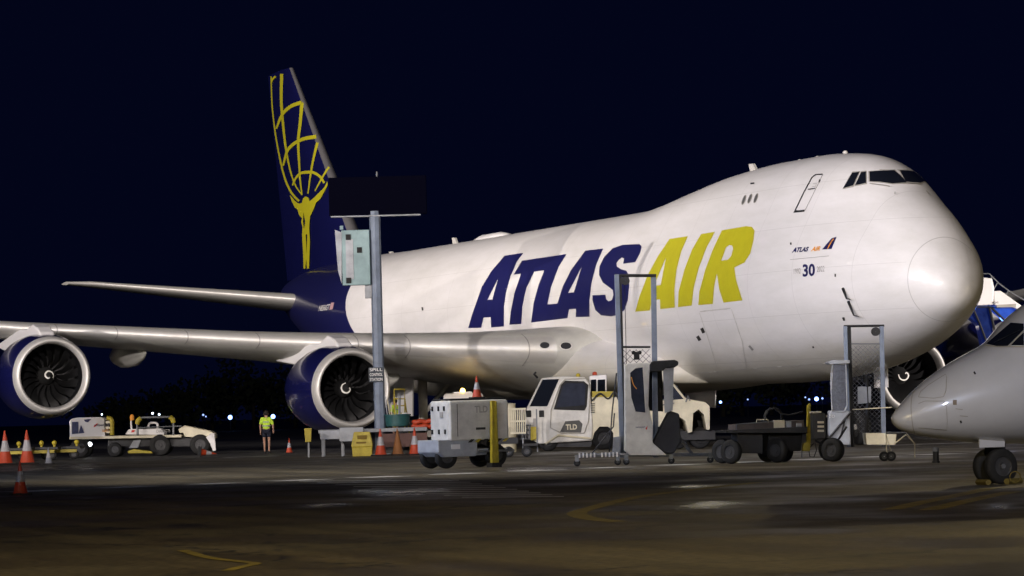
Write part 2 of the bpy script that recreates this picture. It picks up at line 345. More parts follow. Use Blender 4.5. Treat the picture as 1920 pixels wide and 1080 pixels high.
dampen(MATS_G['worn_brown_asphalt'], [(1330, 944, 80, 12), (1300, 912, 90, 5), (760, 922, 170, 12), (600, 948, 90, 8), (1870, 950, 60, 10), (110, 878, 160, 10), (1000, 880, 160, 8)])

# ------------------------------------------------------------------ the freighter
jet = empty('cargo_airplane', (0, 0, 0))
tag(jet, 'large white four-engined cargo airplane with navy tail and ATLAS AIR lettering parked across the apron', 'airplane')
ST = np.array([  # x, top, bottom, half width, centre, upper lobe radius, lower lobe radius
 (0.00, 5.06, 4.90, .08, 4.98, .08, .08), (.05, 5.27, 4.68, .33, 4.97, .31, .29), (.15, 5.47, 4.48, .53, 4.98, .5, .49), (.35, 5.78, 4.36, .80, 5.06, .74, .66), (.8, 6.38, 4.14, 1.20, 5.2, 1.12, .92), (1.5, 7.08, 3.92, 1.64, 5.3, 1.46, 1.2),
 (2.5, 7.84, 3.68, 2.08, 5.38, 1.62, 1.5), (3.3, 8.34, 3.52, 2.35, 5.42, 1.65, 1.68), (4.0, 8.84, 3.38, 2.56, 5.45, 1.6, 1.85), (4.8, 9.26, 3.25, 2.74, 5.47, 1.7, 2.02), (6, 9.60, 3.05, 2.96, 5.48, 1.95, 2.25),
 (7.5, 9.76, 2.84, 3.12, 5.46, 2.1, 2.5), (9, 9.83, 2.66, 3.2, 5.43, 2.2, 2.7), (12, 9.83, 2.38, 3.25, 5.4, 2.25, 3.0), (15.5, 9.70, 2.2, 3.25, 5.4, 2.35, 3.2), (19.5, 9.32, 2.2, 3.25, 5.45, 2.6, 3.2), (22, 9.04, 2.2, 3.25, 5.5, 2.9, 3.2),
 (24, 8.91, 2.2, 3.25, 5.55, 3.1, 3.2), (27, 8.89, 2.2, 3.25, 5.6, 3.2, 3.2), (46, 8.89, 2.2, 3.25, 5.6, 3.2, 3.2), (50, 8.89, 2.42, 3.25, 5.62, 3.2, 3.1), (54, 8.89, 2.95, 3.2, 5.7, 3.1, 2.8), (58, 8.87, 3.7, 3.0, 5.95, 2.85, 2.3),
 (62, 8.80, 4.6, 2.6, 6.3, 2.4, 1.8), (66, 8.65, 5.5, 2.05, 6.8, 1.8, 1.3), (70, 8.35, 6.4, 1.35, 7.25, 1.1, .9), (73, 7.95, 7.05, .65, 7.5, .5, .45), (74.3, 7.6, 7.35, .14, 7.48, .12, .12)])
def hull_ring(top, bot, W, zc, ru, rb, N=112):
    cs = [(zc, W), (top-ru, ru), (bot+rb, rb)]; pts = []
    for t in np.linspace(0, 2*math.pi, 721)[:-1]:
        nx, nz = math.sin(t), math.cos(t)
        b = max(cs, key=lambda c: c[0]*nz+c[1]); pts.append((nx*b[1], b[0]+nz*b[1]))
    P = np.array(pts+[pts[0]]); L = np.r_[0, np.cumsum(np.linalg.norm(np.diff(P, axis=0), axis=1))]
    t = np.linspace(0, L[-1], N+1)[:-1]; y = np.interp(t, L, P[:, 0]); z = np.interp(t, L, P[:, 1])
    for _ in range(3): y = (np.roll(y, 1)+2*y+np.roll(y, -1))/4; z = (np.roll(z, 1)+2*z+np.roll(z, -1))/4
    return y, z
def fus_ring(x):
    v = [pchip(ST[:, 0], ST[:, i], x) for i in range(1, 7)]; return hull_ring(*v)
xs = np.r_[np.linspace(0, 1, 26)**2*6, np.linspace(6.3, 30, 80), np.linspace(31, 46, 16), np.linspace(47, 74.3, 56)]
mb = MB(); mb.rings([[(x, yy, zz) for yy, zz in zip(*fus_ring(x))] for x in xs])
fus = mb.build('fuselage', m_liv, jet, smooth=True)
def bvh(o): return BVHTree.FromPolygons([v.co for v in o.data.vertices], [p.vertices[:] for p in o.data.polygons])
BF = bvh(fus)
# --- marks applied to a curved skin: outline in picture coordinates of the photo's survey, wrapped on the real surface
def inside(pt, loops):
    c = False; x, y = pt
    for L in loops:
        j = len(L)-1
        for i in range(len(L)):
            xi, yi = L[i]; xj, yj = L[j]
            if (yi > y) != (yj > y) and x < (xj-xi)*(y-yi)/(yj-yi)+xi: c = not c
            j = i
    return c
def wrap(name, loops, m, tree, parent, step=6, off=.012, smooth=False, mirror=False):
    vs = []; es = []
    for L in loops:
        D = []
        for i in range(len(L)):
            a, b = np.array(L[i], float), np.array(L[(i+1) % len(L)], float); k = max(1, int(np.linalg.norm(b-a)/step))
            D += [tuple(a+(b-a)*j/k) for j in range(k)]
        k0 = len(vs); vs += D; es += [(k0+i, k0+(i+1) % len(D)) for i in range(len(D))]
    A_ = np.array(vs); lo, hi = A_.min(0), A_.max(0)
    for gx in np.arange(lo[0]+step/2, hi[0], step):
        for gy in np.arange(lo[1]+step/2, hi[1], step):
            if inside((gx, gy), loops): vs.append((gx, gy))
    V, E_, F_, *_r = geometry.delaunay_2d_cdt([Vector(v) for v in vs], es, [], 0, 1e-4)
    fs = [f for f in F_ if inside(((V[f[0]][0]+V[f[1]][0]+V[f[2]][0])/3, (V[f[0]][1]+V[f[1]][1]+V[f[2]][1])/3), loops)]
    out = []; ok = []
    for v in V:
        h = tree.ray_cast(Vector(CP), Vector(ray(v[0], v[1])).normalized())
        if h[0] is None: out.append((0, 0, 0)); ok.append(False); continue
        nn = h[1] if h[1].dot(Vector(CP)-h[0]) > 0 else -h[1]
        p = h[0]+nn*off; out.append(tuple(p)); ok.append(True)
    fs = [f for f in fs if all(ok[i] for i in f)]
    if mirror: MB().add([(x, -y, z) for x, y, z in out], [f[::-1] for f in fs]).build(name, m, parent, smooth=True)
    return MB().add(out, fs).build(name, m, parent, smooth=True)
def stroke(pts, wd, k=5):
    P = smooth_line(pts, k) if k > 1 else np.array(pts, float); T = np.gradient(P, axis=0); T /= (np.linalg.norm(T, axis=1)[:, None]+1e-9)
    N = np.stack([-T[:, 1], T[:, 0]], 1)
    ws = np.array(wd)/2 if np.ndim(wd) == 0 else np.interp(np.linspace(0, 1, len(P)), np.linspace(0, 1, len(wd)), wd)/2
    ws = np.ones(len(P))*ws
    return [tuple(p) for p in (P+N*ws[:, None])]+[tuple(p) for p in (P-N*ws[:, None])][::-1]
def z1(pts, ox=840, oy=400, s=3.2): return [(ox+x/s, oy+y/s) for x, y in pts]
L_A = [z1([(123, 688), (145, 610), (170, 540), (205, 440), (260, 350), (340, 255), (452, 238), (415, 290), (375, 380), (348, 480), (337, 560), (336, 678), (260, 684), (258, 622), (214, 626), (200, 686)]), z1([(237, 520), (268, 517), (302, 390)])]
L_TLA = [z1([(395, 368), (445, 285), (712, 245), (665, 320), (620, 440), (598, 546), (658, 541), (690, 440), (740, 340), (825, 225), (932, 212), (890, 310), (862, 420), (850, 520), (850, 620), (768, 622), (770, 572), (728, 575), (718, 628), (500, 655), (515, 540), (545, 430), (580, 342), (518, 350), (470, 450), (447, 560), (440, 662), (370, 668), (378, 590), (400, 480), (440, 362)]), z1([(722, 478), (757, 473), (804, 320)])]
L_S = [z1([(1150, 185), (1162, 200), (1155, 235), (1125, 293), (1053, 303), (1058, 272), (1045, 265), (1025, 280), (1012, 300), (1014, 320), (1040, 336), (1072, 345), (1087, 375), (1088, 440), (1080, 520), (1060, 580), (1025, 608), (980, 618), (920, 612), (885, 580), (868, 520), (868, 492), (946, 488), (950, 515), (965, 528), (985, 520), (995, 490), (990, 460), (970, 445), (930, 415), (908, 370), (910, 320), (940, 260), (990, 210), (1050, 190)])]
L_A3 = [z1([(1125, 590), (1150, 500), (1200, 370), (1260, 260), (1330, 155), (1440, 138), (1400, 230), (1372, 340), (1360, 460), (1362, 565), (1275, 574), (1274, 515), (1225, 523), (1212, 583)]), z1([(1238, 435), (1278, 430), (1310, 262)])]
L_I = [z1([(1382, 562), (1385, 470), (1420, 340), (1465, 220), (1520, 125), (1602, 112), (1550, 210), (1505, 330), (1475, 450), (1464, 553)])]
L_R = [z1([(1503, 550), (1510, 470), (1545, 340), (1590, 220), (1645, 103), (1790, 78), (1825, 82), (1840, 105), (1835, 160), (1815, 240), (1780, 295), (1720, 325), (1730, 400), (1768, 522), (1655, 535), (1630, 460), (1615, 360), (1598, 440), (1590, 543)]), z1([(1640, 285), (1670, 205), (1690, 190), (1708, 195), (1712, 215), (1702, 255), (1682, 278)])]
for nm, L, m in (('title_letter', L_A, m_let), ('title_letter', L_TLA, m_let), ('title_letter', L_S, m_let), ('title_letter', L_A3, m_yel), ('title_letter', L_I, m_yel), ('title_letter', L_R, m_yel)):
    wrap(nm, L, m, BF, jet, 5)
def z7(pts): return z1(pts, 1380, 260, 2.842)
# flight-deck windows, their frames, crew door and portholes
m_frame = mat('window_frame_grey', (.36, .34, .30), .5, dirt=.1)
panes = [[(572, 266), (620, 184), (658, 179), (626, 251)], [(636, 250), (668, 181), (693, 178), (694, 238)], [(714, 230), (712, 177), (842, 170), (880, 237), (832, 241), (765, 231)], [(872, 172), (916, 172), (960, 212), (968, 238), (906, 236)]]
for q in panes:
    c = np.mean(q, axis=0); fr = [tuple(c+(np.array(p)-c)*1.0+7*(np.array(p)-c)/np.linalg.norm(np.array(p)-c)) for p in q]
    wrap('window_frame', [z7(fr)], m_frame, BF, jet, 4, .012, mirror=True)
    wrap('cockpit_window', [z7(q)], m_glass, BF, jet, 4, .022, mirror=True)
wrap('door_outline', [z7(stroke([(312, 392), (360, 292), (405, 208), (425, 193), (463, 190)], 6, 1))], m_dark, BF, jet, 3)
wrap('door_outline', [z7(stroke([(463, 192), (415, 290), (368, 384)], 2.2, 1))], m_line, BF, jet, 3)
wrap('door_sill', [z7([(307, 396), (313, 384), (367, 379), (366, 390)])], m_dark, BF, jet, 3)
wrap('door_handle', [z7([(383, 268), (425, 262), (422, 268), (386, 274)])], m_dark, BF, jet, 3)
wrap('door_marking', [z7(stroke([(412, 240), (430, 240), (425, 255), (408, 256)], 2, 1))], m_line, BF, jet, 3)
wrap('door_window', [z7([(440, 230), (446, 216), (452, 222), (446, 234)])], m_dark, BF, jet, 3)
for cx, cy in ((43, 327), (75, 320), (107, 318)):
    o = [(cx+ (9*math.cos(t)) + .33*27*math.sin(t)*-1*-1, cy-27*math.sin(t)) for t in np.linspace(0, 2*math.pi, 14)[:-1]]
    i_ = [(cx+(6*math.cos(t)) + .33*23*math.sin(t), cy-23*math.sin(t)) for t in np.linspace(0, 2*math.pi, 14)[:-1]]
    f = wrap('upper_deck_window', [z7(o)], m_frame, BF, jet, 3, .012); wrap('window_pane', [z7(i_)], mat('porthole_blind_grey', (.12, .12, .12), .3, dirt=.1), BF, f, 3, .02)
# text (built-in font) wrapped on surfaces
def text_tris(txt, bold=0, shear=0):
    c = bpy.data.curves.new('t', 'FONT'); c.body = txt; c.offset = bold; c.shear = shear; c.resolution_u = 3
    o = bpy.data.objects.new('t', c); COL.objects.link(o); bpy.context.view_layer.update()
    me = o.evaluated_get(bpy.context.evaluated_depsgraph_get()).to_mesh()
    V = np.array([v.co[:2] for v in me.vertices]); F_ = [tuple(p.vertices) for p in me.polygons]
    bpy.data.objects.remove(o); lo, hi = V.min(0), V.max(0); return (V-lo)/(hi-lo), F_
def wrap_text(name, txt, quad, m, tree, parent, bold=.02, shear=0, off=.014):
    V, F_ = text_tris(txt, bold, shear); q = [np.array(p, float) for p in quad]   # bl, br, tr, tl
    out = []
    for u, v in V:
        p = q[0]*(1-u)*(1-v)+q[1]*u*(1-v)+q[2]*u*v+q[3]*(1-u)*v
        h = tree.ray_cast(Vector(CP), Vector(ray(*p)).normalized()); nn = h[1] if h[1].dot(Vector(CP)-h[0]) > 0 else -h[1]
        out.append(tuple(h[0]+nn*off))
    return MB().add(out, F_).build(name, m, parent)
def flat_text(name, txt, x0, x1, y, z0, z1_, m, parent, bold=.01, depth_axis='y', shear=0):
    V, F_ = text_tris(txt, bold, shear)
    out = [(x0+u*(x1-x0), y, z0+v*(z1_-z0)) for u, v in V]
    return MB().add(out, F_).build(name, m, parent)
wrap_text('small_title', 'ATLAS', z7([(299, 608), (386, 602), (391, 576), (305, 581)]), m_let, BF, jet, .045, .3)
wrap_text('small_title', 'AIR', z7([(400, 601), (447, 597), (453, 573), (405, 577)]), m_orange, BF, jet, .03, .3)
wrap('tail_emblem', [z7([(460, 591), (486, 560), (512, 530), (537, 524), (510, 588)])], m_let, BF, jet, 3)
wrap('tail_emblem', [z7(stroke([(490, 588), (500, 568), (512, 548), (522, 535)], 5, 1))], m_orange, BF, jet, 3, .02)
wrap('emblem_rule', [z7(stroke([(290, 645), (497, 625)], 2.2, 1))], m_line, BF, jet, 3)
wrap_text('anniversary_numeral', '30', z7([(357, 737), (422, 732), (422, 665), (357, 670)]), m_let, BF, jet, .03)
wrap_text('year_text', '1992', z7([(310, 721), (346, 718), (346, 690), (310, 693)]), m_line, BF, jet, -.005)
wrap_text('year_text', '2022', z7([(433, 711), (473, 708), (473, 678), (433, 681)]), m_line, BF, jet, -.005)
for q, wd in (([(293, 554), (294, 566)], 8), ([(530, 721), (530, 736)], 7), ([(569, 952), (578, 964)], 9), ([(78, 240), (98, 238)], 8)):
    wrap('static_port', [z7(stroke(q, wd, 1))], m_dark, BF, jet, 3)
def probe(px0, px1, px2):
    h = [BF.ray_cast(Vector(CP), Vector(ray(*p)).normalized()) for p in z7([px0, px1, px2])]
    P = [x[0]+x[1].normalized()*o * (1 if x[1].dot(Vector(CP)-x[0]) > 0 else -1) for x, o in zip(h, (.02, .16, .18))]
    MB().tube([tuple(p) for p in P], [.05, .03, .015], 8).build('pitot_probe', m_dark, jet, smooth=True)
probe((572, 798), (608, 846), (630, 848)); probe((600, 866), (644, 928), (672, 935))
def wiper(a, b): wrap('wiper', [z7(stroke([a, b], 5, 1))], m_frame, BF, jet, 3, .06)
wiper((715, 244), (800, 256)); wiper((800, 256), (820, 262)); wiper((905, 240), (985, 246)); wiper((848, 290), (848, 304)); wiper((1010, 285), (1025, 303))
for pts, wd, m in (([(1313, 584), (1370, 578)], 2, m_faint), ([(1312, 586), (1330, 640), (1345, 690)], .8, m_faint), ([(1372, 580), (1392, 640), (1400, 690)], .8, m_faint), ([(1316, 615), (1320, 624)], 6, m_dark), ([(1308, 630), (1313, 638)], 6, m_dark), ([(1405, 648), (1412, 656)], 4, m_line), ([(1582, 595), (1583, 601)], 4, m_dark), ([(1524, 649), (1526, 652)], 3, m_dark), ([(792, 576), (793, 582)], 3, m_dark), ([(1300, 700), (1420, 690), (1560, 680)], 1, m_faint)):
    wrap('skin_fitting', [stroke(pts, wd, 1)], m, BF, jet, 4)
wrap_text('registration_text', 'N856GT', [(597, 584), (618, 581), (620, 570), (599, 573)], m_white, BF, jet, .02, .3)
wrap('flag_marking', [[(618, 581), (624, 580), (627, 567), (621, 568)]], mat('flag_film', (.5, .3, .32), .5, dirt=0), BF, jet, 3)
# antennas along the crown
for px, py, h in ((1418, 321, 15), (857, 459, 14), (738, 479, 8)):
    b0 = on(px, py, 1, 0); hh = h/pr(b0)[2]
    MB().prism([(b0[0]-.28, b0[2]-.15), (b0[0]+.35, b0[2]-.15), (b0[0]+.42+.12, b0[2]+hh), (b0[0]+.2, b0[2]+hh)], -.05, .05).build('blade_antenna', m_gwhite, jet)
b0 = on(925, 446, 1, 0); MB().rings([[(b0[0]+dx, r*math.cos(t)*1.2, b0[2]-.12+r*math.sin(t)*.9) for t in np.linspace(0, math.pi, 9)] for dx, r in ((-2.2, .02), (-1.8, .25), (-1, .36), (1, .36), (1.8, .25), (2.2, .02))], close=False).build('satcom_fairing', m_body, jet, smooth=True)
for px, py in ((1500, 300), (1533, 294), (1103, 417), (1585, 284)):
    b0 = on(px, py, 1, 0); MB().ball((b0[0], 0, b0[2]-.03), .09, 8, .7).build('beacon', m_gwhite, jet, smooth=True)

# wing-body fairing
mb = MB(); FR = [(18.0, 2.9, 2.9, 2.32), (19.5, 3.30, 3.5, 2.12), (21.5, 3.55, 3.9, 2.02), (24, 3.8, 4.3, 1.96), (28, 4.0, 4.4, 1.9), (38, 4.0, 4.2, 1.9), (42, 3.7, 3.8, 2.0), (45, 3.3, 3.2, 2.15), (47, 2.6, 2.6, 2.4)]
A_ = np.array(FR); rs = []
for x in np.linspace(18, 47, 50):
    W_, zt, zb = [pchip(A_[:, 0], A_[:, i], x) for i in (1, 2, 3)]; cz = (zt+zb)/2; hz = (zt-zb)/2
    rs.append([(x, W_*math.copysign(abs(math.sin(t))**.6, math.sin(t)), cz+hz*math.copysign(abs(math.cos(t))**.8, math.cos(t))) for t in np.linspace(0, 2*math.pi, 49)[:-1]])
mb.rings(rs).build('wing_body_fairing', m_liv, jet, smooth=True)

# wings
def airfoil(n=26):
    out = []
    for i in range(n+1):
        t = i/n; x = .5*(1-math.cos(math.pi*t)); yt = 5*(.2969*math.sqrt(x)-.126*x-.3516*x*x+.2843*x**3-.1015*x**4)
        out.append((x, yt))
    return out
AF = airfoil()
WS = [  # y, xLE, zLE, chord, t/c, TE drop
 (2.2, 22.2, 3.55, 17.4, .150, 1.0), (3.4, 23.6, 3.62, 15.9, .148, .95), (4.2, 24.5, 3.70, 15.0, .140, .9), (6, 26.25, 3.82, 13.7, .125, .75), (9, 29.0, 4.05, 11.9, .11, .5), (11.7, 31.5, 4.30, 10.6, .10, .35), (13.5, 33.15, 4.47, 9.9, .095, .3), (21, 40.1, 5.28, 7.9, .085, .12), (28, 46.5, 6.15, 6.1, .08, 0), (32.3, 50.5, 6.75, 4.9, .08, -.05), (34.2, 53.6, 7.05, 2.2, .08, 0)]
WA = np.array(WS)
def wsec(y): return [np.interp(y, WA[:, 0], WA[:, i]) for i in range(1, 6)]
def wing_ring(y, sgn, cut=None, off=0):
    xl, zl, c, tc, dr = wsec(y); r = []
    up = [(x, yt) for x, yt in AF if cut is None or x <= cut]; lo = up[::-1][:-1] if cut is None else up[::-1][:-1]
    seq = [(x, yt*tc*1.05) for x, yt in up[::-1]]+[(x, -yt*tc*.9) for x, yt in up[1:]]
    for x, z in seq:
        n_ = (x-.0, z); r.append((xl+x*c-(off if x < .02 else 0), sgn*y, zl+z*c-dr*x+(off if z > 0 else -off)))
    return r
ys_ = np.r_[np.linspace(2.2, 4.2, 8), np.linspace(4.6, 34.2, 60)]
for sgn in (1, -1):
    wing = MB().rings([wing_ring(y, sgn) for y in ys_]).build('wing', m_wing, jet, smooth='auto')
    MB().rings([wing_ring(y, sgn, .055, .012) for y in ys_ if 4.0 < y < 33.5], close=False).build('leading_edge', m_silver, wing, smooth=True)
    if sgn == 1: WING = wing
# seams of the leading edge flaps, and landing lights let into the root
BW = bvh(WING)
def le_band(y0, y1, name='flap_seam', m=m_line, cut=.06, off=.02):
    MB().rings([wing_ring(y, 1, cut, off) for y in (y0, y1)], close=False).build(name, m, WING, smooth=True)
for y in (5.0, 8.6, 10.2, 13.3, 15.6, 17.9, 19.9, 22.4, 25, 27.6): le_band(y, y+.035)
m_lens = mat('landing_light_glass', (.05, .05, .055), .08, .3, dirt=0)
for cx, cy, rx, ry in ((1022, 648, 9, 5.5), (1062, 649, 10, 6)):
    for r_, m, nm, off in ((1.2, m_silver, 'landing_light_rim', .03), (1, m_lens, 'landing_light', .04)):
        wrap(nm, [[(cx+rx*r_*math.cos(t), cy+ry*r_*math.sin(t)) for t in np.linspace(0, 2*math.pi, 20)[:-1]]], m, BW, WING, 3, off)
# flap track fairings
for y, s in ((7.6, 1.2), (16.2, 1.0), (18.7, .95), (24.5, .8), (27, .75)):
    for sgn in (1, -1):
        xl, zl, c, tc, dr = wsec(y); x0 = xl+c*.42; x1 = xl+c*1.10; zb = zl-dr-.18*s
        rs = [[(x0+(x1-x0)*t, sgn*y+.33*s*q*math.cos(a), zb+(.55*s*q)*math.sin(a)-.16*s) for a in np.linspace(0, 2*math.pi, 15)[:-1]] for t, q in ((0, .05), (.1, .5), (.25, .85), (.45, 1), (.65, .95), (.85, .6), (1, .06))]
        MB().rings(rs).build('flap_track_fairing', m_wing, jet, smooth=True)
# tailplane
for sgn in (1, -1):
    rs = []
    for t in np.linspace(0, 1, 14):
        y = .6+10.5*t; xl = 64.2+9.8*t+(1.0*max(0, t-.93)/.07 if t > .93 else 0); z = 6.95+1.55*t; c = 8.6-6.3*t-(.7 if t > .96 else 0); tc = .10
        rs.append([(xl+x*c, sgn*y, z+q*c) for x, q in [(x, yt*tc) for x, yt in AF[::-1]]+[(x, -yt*tc) for x, yt in AF[1:]]])
    tp = MB().rings(rs).build('tailplane', m_wing, jet, smooth='auto')
    le = [[(p[0]-.02*(abs(p[0]-min(q[0] for q in r)) < .05), p[1], p[2]+(.012 if i < len(AF) else -.012)) for i, p in enumerate(r) if p[0]-min(q[0] for q in r) < .45] for r in rs]
    k = min(len(r) for r in le); le = [r[(len(r)-k)//2:(len(r)-k)//2+k] for r in le]
    MB().rings(le, close=False).build('leading_edge', m_silver, tp, smooth=True)
# fin
def fin_ring(t):
    z = 8.4+t*10.76; xl = 60.0+12.0*t - .0; xt = 73.7+2.65*t; c = xt-xl; tc = .105-.02*t
    if t < .06: xl -= (0.06-t)*30*.6; c = xt-xl
    return [(xl+x*c, q*c, z) for x, q in [(x, yt*tc) for x, yt in AF[::-1]]+[(x, -yt*tc) for x, yt in AF[1:-1]]]
fin = MB().rings([fin_ring(t) for t in np.linspace(0, 1, 40)]).build('tail_fin', m_navy, jet, smooth='auto')
r_ = []
for t in np.linspace(.05, 1, 30):
    z = 8.4+t*10.76; xl = 60+12*t; c = 73.7+2.65*t-xl; tc = .105-.02*t; seq = [(x, yt*tc) for x, yt in AF if x < .035]
    r_.append([(xl+x*c-.015, q*c+.012, z) for x, q in seq[::-1]]+[(xl+x*c-.015, -q*c-.012, z) for x, q in seq[1:]])
MB().rings(r_, close=False).build('leading_edge', mat('dull_leading_edge', (.3, .29, .3), .45, .7, dirt=.1), fin, smooth=True)
BN = bvh(fin)
def z8(pts): return z1(pts, 480, 120, 2.16)
GL = [([(62, 50), (65, 150), (75, 250), (95, 370), (120, 470), (150, 530), (175, 555)], (5, 6, 9)), ([(105, 40), (103, 130), (112, 260), (125, 360), (145, 450), (165, 500), (188, 530)], (13, 9, 5)),
      ([(188, 150), (180, 240), (172, 320), (176, 400), (180, 470), (188, 530)], (14, 10, 5)), ([(250, 318), (235, 380), (222, 450), (212, 525)], (11, 8, 5)), ([(296, 418), (270, 460), (240, 515)], (9, 7, 4)),
      ([(84, 262), (108, 205), (145, 170), (186, 156)], (7, 13, 15)), ([(112, 412), (130, 350), (160, 320), (200, 302), (245, 295)], (7, 13, 15)), ([(150, 492), (165, 460), (190, 440), (225, 438), (260, 455), (279, 482)], (6, 12, 9)), ([(64, 78), (70, 62), (82, 50)], (4, 7, 8))]
for i, (p, wd) in enumerate(GL): wrap('globe_line', [z8(stroke(p, wd, 4))], m_yel, BN, fin, 4, .012+.003*i)
wrap('atlas_figure_emblem', [z8([(140, 530), (165, 558), (178, 566), (190, 562), (194, 544), (204, 536), (216, 542), (220, 556), (238, 542), (262, 518), (280, 500), (292, 476), (293, 492), (265, 545), (247, 562), (236, 590), (222, 618), (219, 660), (222, 720), (218, 828), (210, 829), (207, 790), (203, 829), (196, 829), (194, 760), (190, 690), (192, 660), (186, 640), (190, 625), (178, 612), (172, 590), (160, 580), (148, 555)]), z8([(196, 600), (203, 640), (198, 668), (194, 640)]), z8([(205, 690), (211, 690), (208, 770)])], m_yel, BN, fin, 3, .045)

# engines
def lathe_part(name, prof, m, parent, n=64): return MB().lathe(prof, n=n).build(name, m, parent, smooth=True)
def make_engine(loc, sp_rot):
    e = lathe_part('engine_nacelle', [(.42, 1.53), (.8, 1.60), (1.4, 1.66), (2.2, 1.68), (3.0, 1.64), (3.9, 1.50), (4.6, 1.34), (4.6, 1.30), (3.9, 1.38)], m_navy, jet); e.location = loc
    lathe_part('inlet_lip', [(.42, 1.53), (.30, 1.515), (.16, 1.475), (.06, 1.43), (.0, 1.37), (.03, 1.315), (.12, 1.275), (.3, 1.24), (.45, 1.232)], m_silver, e)
    lathe_part('inlet_duct', [(.45, 1.232), (.8, 1.24), (1.2, 1.28), (1.7, 1.31), (2.2, 1.31), (2.21, .3)], m_duct, e)
    f = MB()
    for k in range(18):
        a0 = k*2*math.pi/18
        rs = []
        for t in np.linspace(0, 1, 7):
            r = .36+.92*t; tw = R_(25+38*t); ch = .20+.16*t+.06*math.sin(math.pi*t); ax = 1.32+.10*math.sin(t*math.pi); sw = .10*math.sin(2*math.pi*t*.8)
            row = []
            for u in (-1, 1):
                dx = u*ch/2*math.cos(tw); dt = (u*ch/2*math.sin(tw))/r+sw
                row.append((ax+dx*1.0, r*math.cos(a0+dt), r*math.sin(a0+dt)))
            rs.append(row)
        f.rings(rs, close=False)
    f.build('fan', m_fan, e, smooth=True)
    spn = lathe_part('spinner', [(.72, .005), (.76, .05), (.86, .12), (1.0, .20), (1.2, .30), (1.35, .355), (1.5, .37)], m_black, e)
    P = []
    for t in np.linspace(0, 1, 34):
        a = sp_rot+t*math.pi*1.75; r = .05+.155*t**.8; x = np.interp(r, [.005, .05, .12, .20, .30], [.72, .76, .86, 1.0, 1.2])-.012; wd = .028+.03*math.sin(math.pi*min(1, t*1.1))**.5
        c_, s_ = math.cos(a), math.sin(a); P.append([(x-.01, (r-wd)*c_, (r-wd)*s_), (x+.02, (r+wd)*c_, (r+wd)*s_)])
    MB().rings(P, close=False).build('spiral_mark', mat('spiral_white', (.75, .74, .7), .5, dirt=0), spn)
    lathe_part('exhaust_nozzle', [(3.6, 1.1), (4.6, .95), (5.4, .72), (5.9, .55), (5.9, .4), (6.6, .05)], m_duct, e, 32)
    # pylon: from cowl top back to the wing underside
    y = abs(loc[1]); xl, zl, c, tc, dr = wsec(y); zt = zl+.15-loc[2]; xw = xl-loc[0]
    prof = [(.8, 1.50), (1.1, 1.72), (1.6, 1.92), (2.3, 2.06), (3.3, min(zt-.22, 2.25)), (xw-.3, zt-.20), (xw+.6, zt-.3), (xw+4.6, zt-.75), (xw+1.5, 1.0), (4.8, .95), (3.5, 1.2)]
    rs = [[(x, s*w_, z) for x, z in prof] for s, w_ in ((-1, .10), (-1, .26), (1, .26), (1, .10))]
    rs[0] = [(x+(1.0-x)*.02, y_, z*1.0) for x, y_, z in rs[0]]
    MB().prism(prof, -.30, .30).build('pylon', m_body, e, bevel=.16)
    return e
for loc, r0 in (((26.53, 11.58, 2.45), 2.4), ((35.11, 21.0, 3.30), 4.4), ((26.53, -11.7, 2.45), 1.0), ((35.11, -21.0, 3.30), 0)): make_engine(loc, r0)
# landing gear
def wheel_at(name, c, r, wd, parent, axis='y', rim=None):
    rim = rim or mat('dusty_wheel_rim', (.06, .06, .065), .55, .3, dirt=.25, dscale=5)
    wv = MB().lathe([(-wd/2, r*.55), (-wd/2, r*.86), (-wd*.36, r*.97), (-wd*.15, r), (wd*.15, r), (wd*.36, r*.97), (wd/2, r*.86), (wd/2, r*.55)], axis=axis, n=28).build(name, m_black, parent, smooth=True, loc=c)
    MB().lathe([(-wd*.42, .01), (-wd*.44, r*.2), (-wd*.36, r*.22), (-wd*.36, r*.5), (-wd*.47, r*.56), (wd*.47, r*.56), (wd*.36, r*.5), (wd*.36, r*.22), (wd*.44, r*.2), (wd*.42, .01)], axis=axis, n=20).build('rim', rim, wv, smooth='auto')
    return wv
for gx, gy in ((36.2, 5.6), (36.2, -5.6), (39.4, 1.9), (39.4, -1.9)):
    g = MB().tube([(gx, gy, 2.9), (gx, gy, .75)], .19, 14).tube([(gx-.75, gy, .62), (gx+.75, gy, .62)], .14).tube([(gx, gy*.75, 2.9), (gx, gy, 1.4)], .09).build('main_gear_leg', m_gwhite, jet, smooth='auto')
    for a in (-.72, .72):
        for b in (-.56, .56): wheel_at('gear_wheel', (gx+a, gy+b, .62), .62, .42, g)
    MB().prism([(gx-1.6, 1.35), (gx+1.4, 1.5), (gx+1.7, 3.1), (gx-1.8, 3.2)], gy+(.95 if gy > 0 else -1.0), gy+(1.0 if gy > 0 else -.95)).build('gear_door', m_body, jet)
MB().prism([(36.8, 2.1), (39.6, 2.2), (39.9, 4.0), (36.2, 4.1)], 8.15, 8.22).build('gear_door', m_body, jet)
ng = MB().tube([(8.6, 0, 2.9), (8.3, 0, .6)], .15, 14).tube([(8.3, -.5, .6), (8.3, .5, .6)], .1).build('nose_gear_leg', m_gwhite, jet, smooth='auto')
for b in (-.4, .4): wheel_at('gear_wheel', (8.3, b, .6), .6, .36, ng)
for b in (-.8, .8): MB().box(6.9, 7.9, b-.02, b+.02, 1.9, 2.75).build('nose_gear_door', m_body, jet)

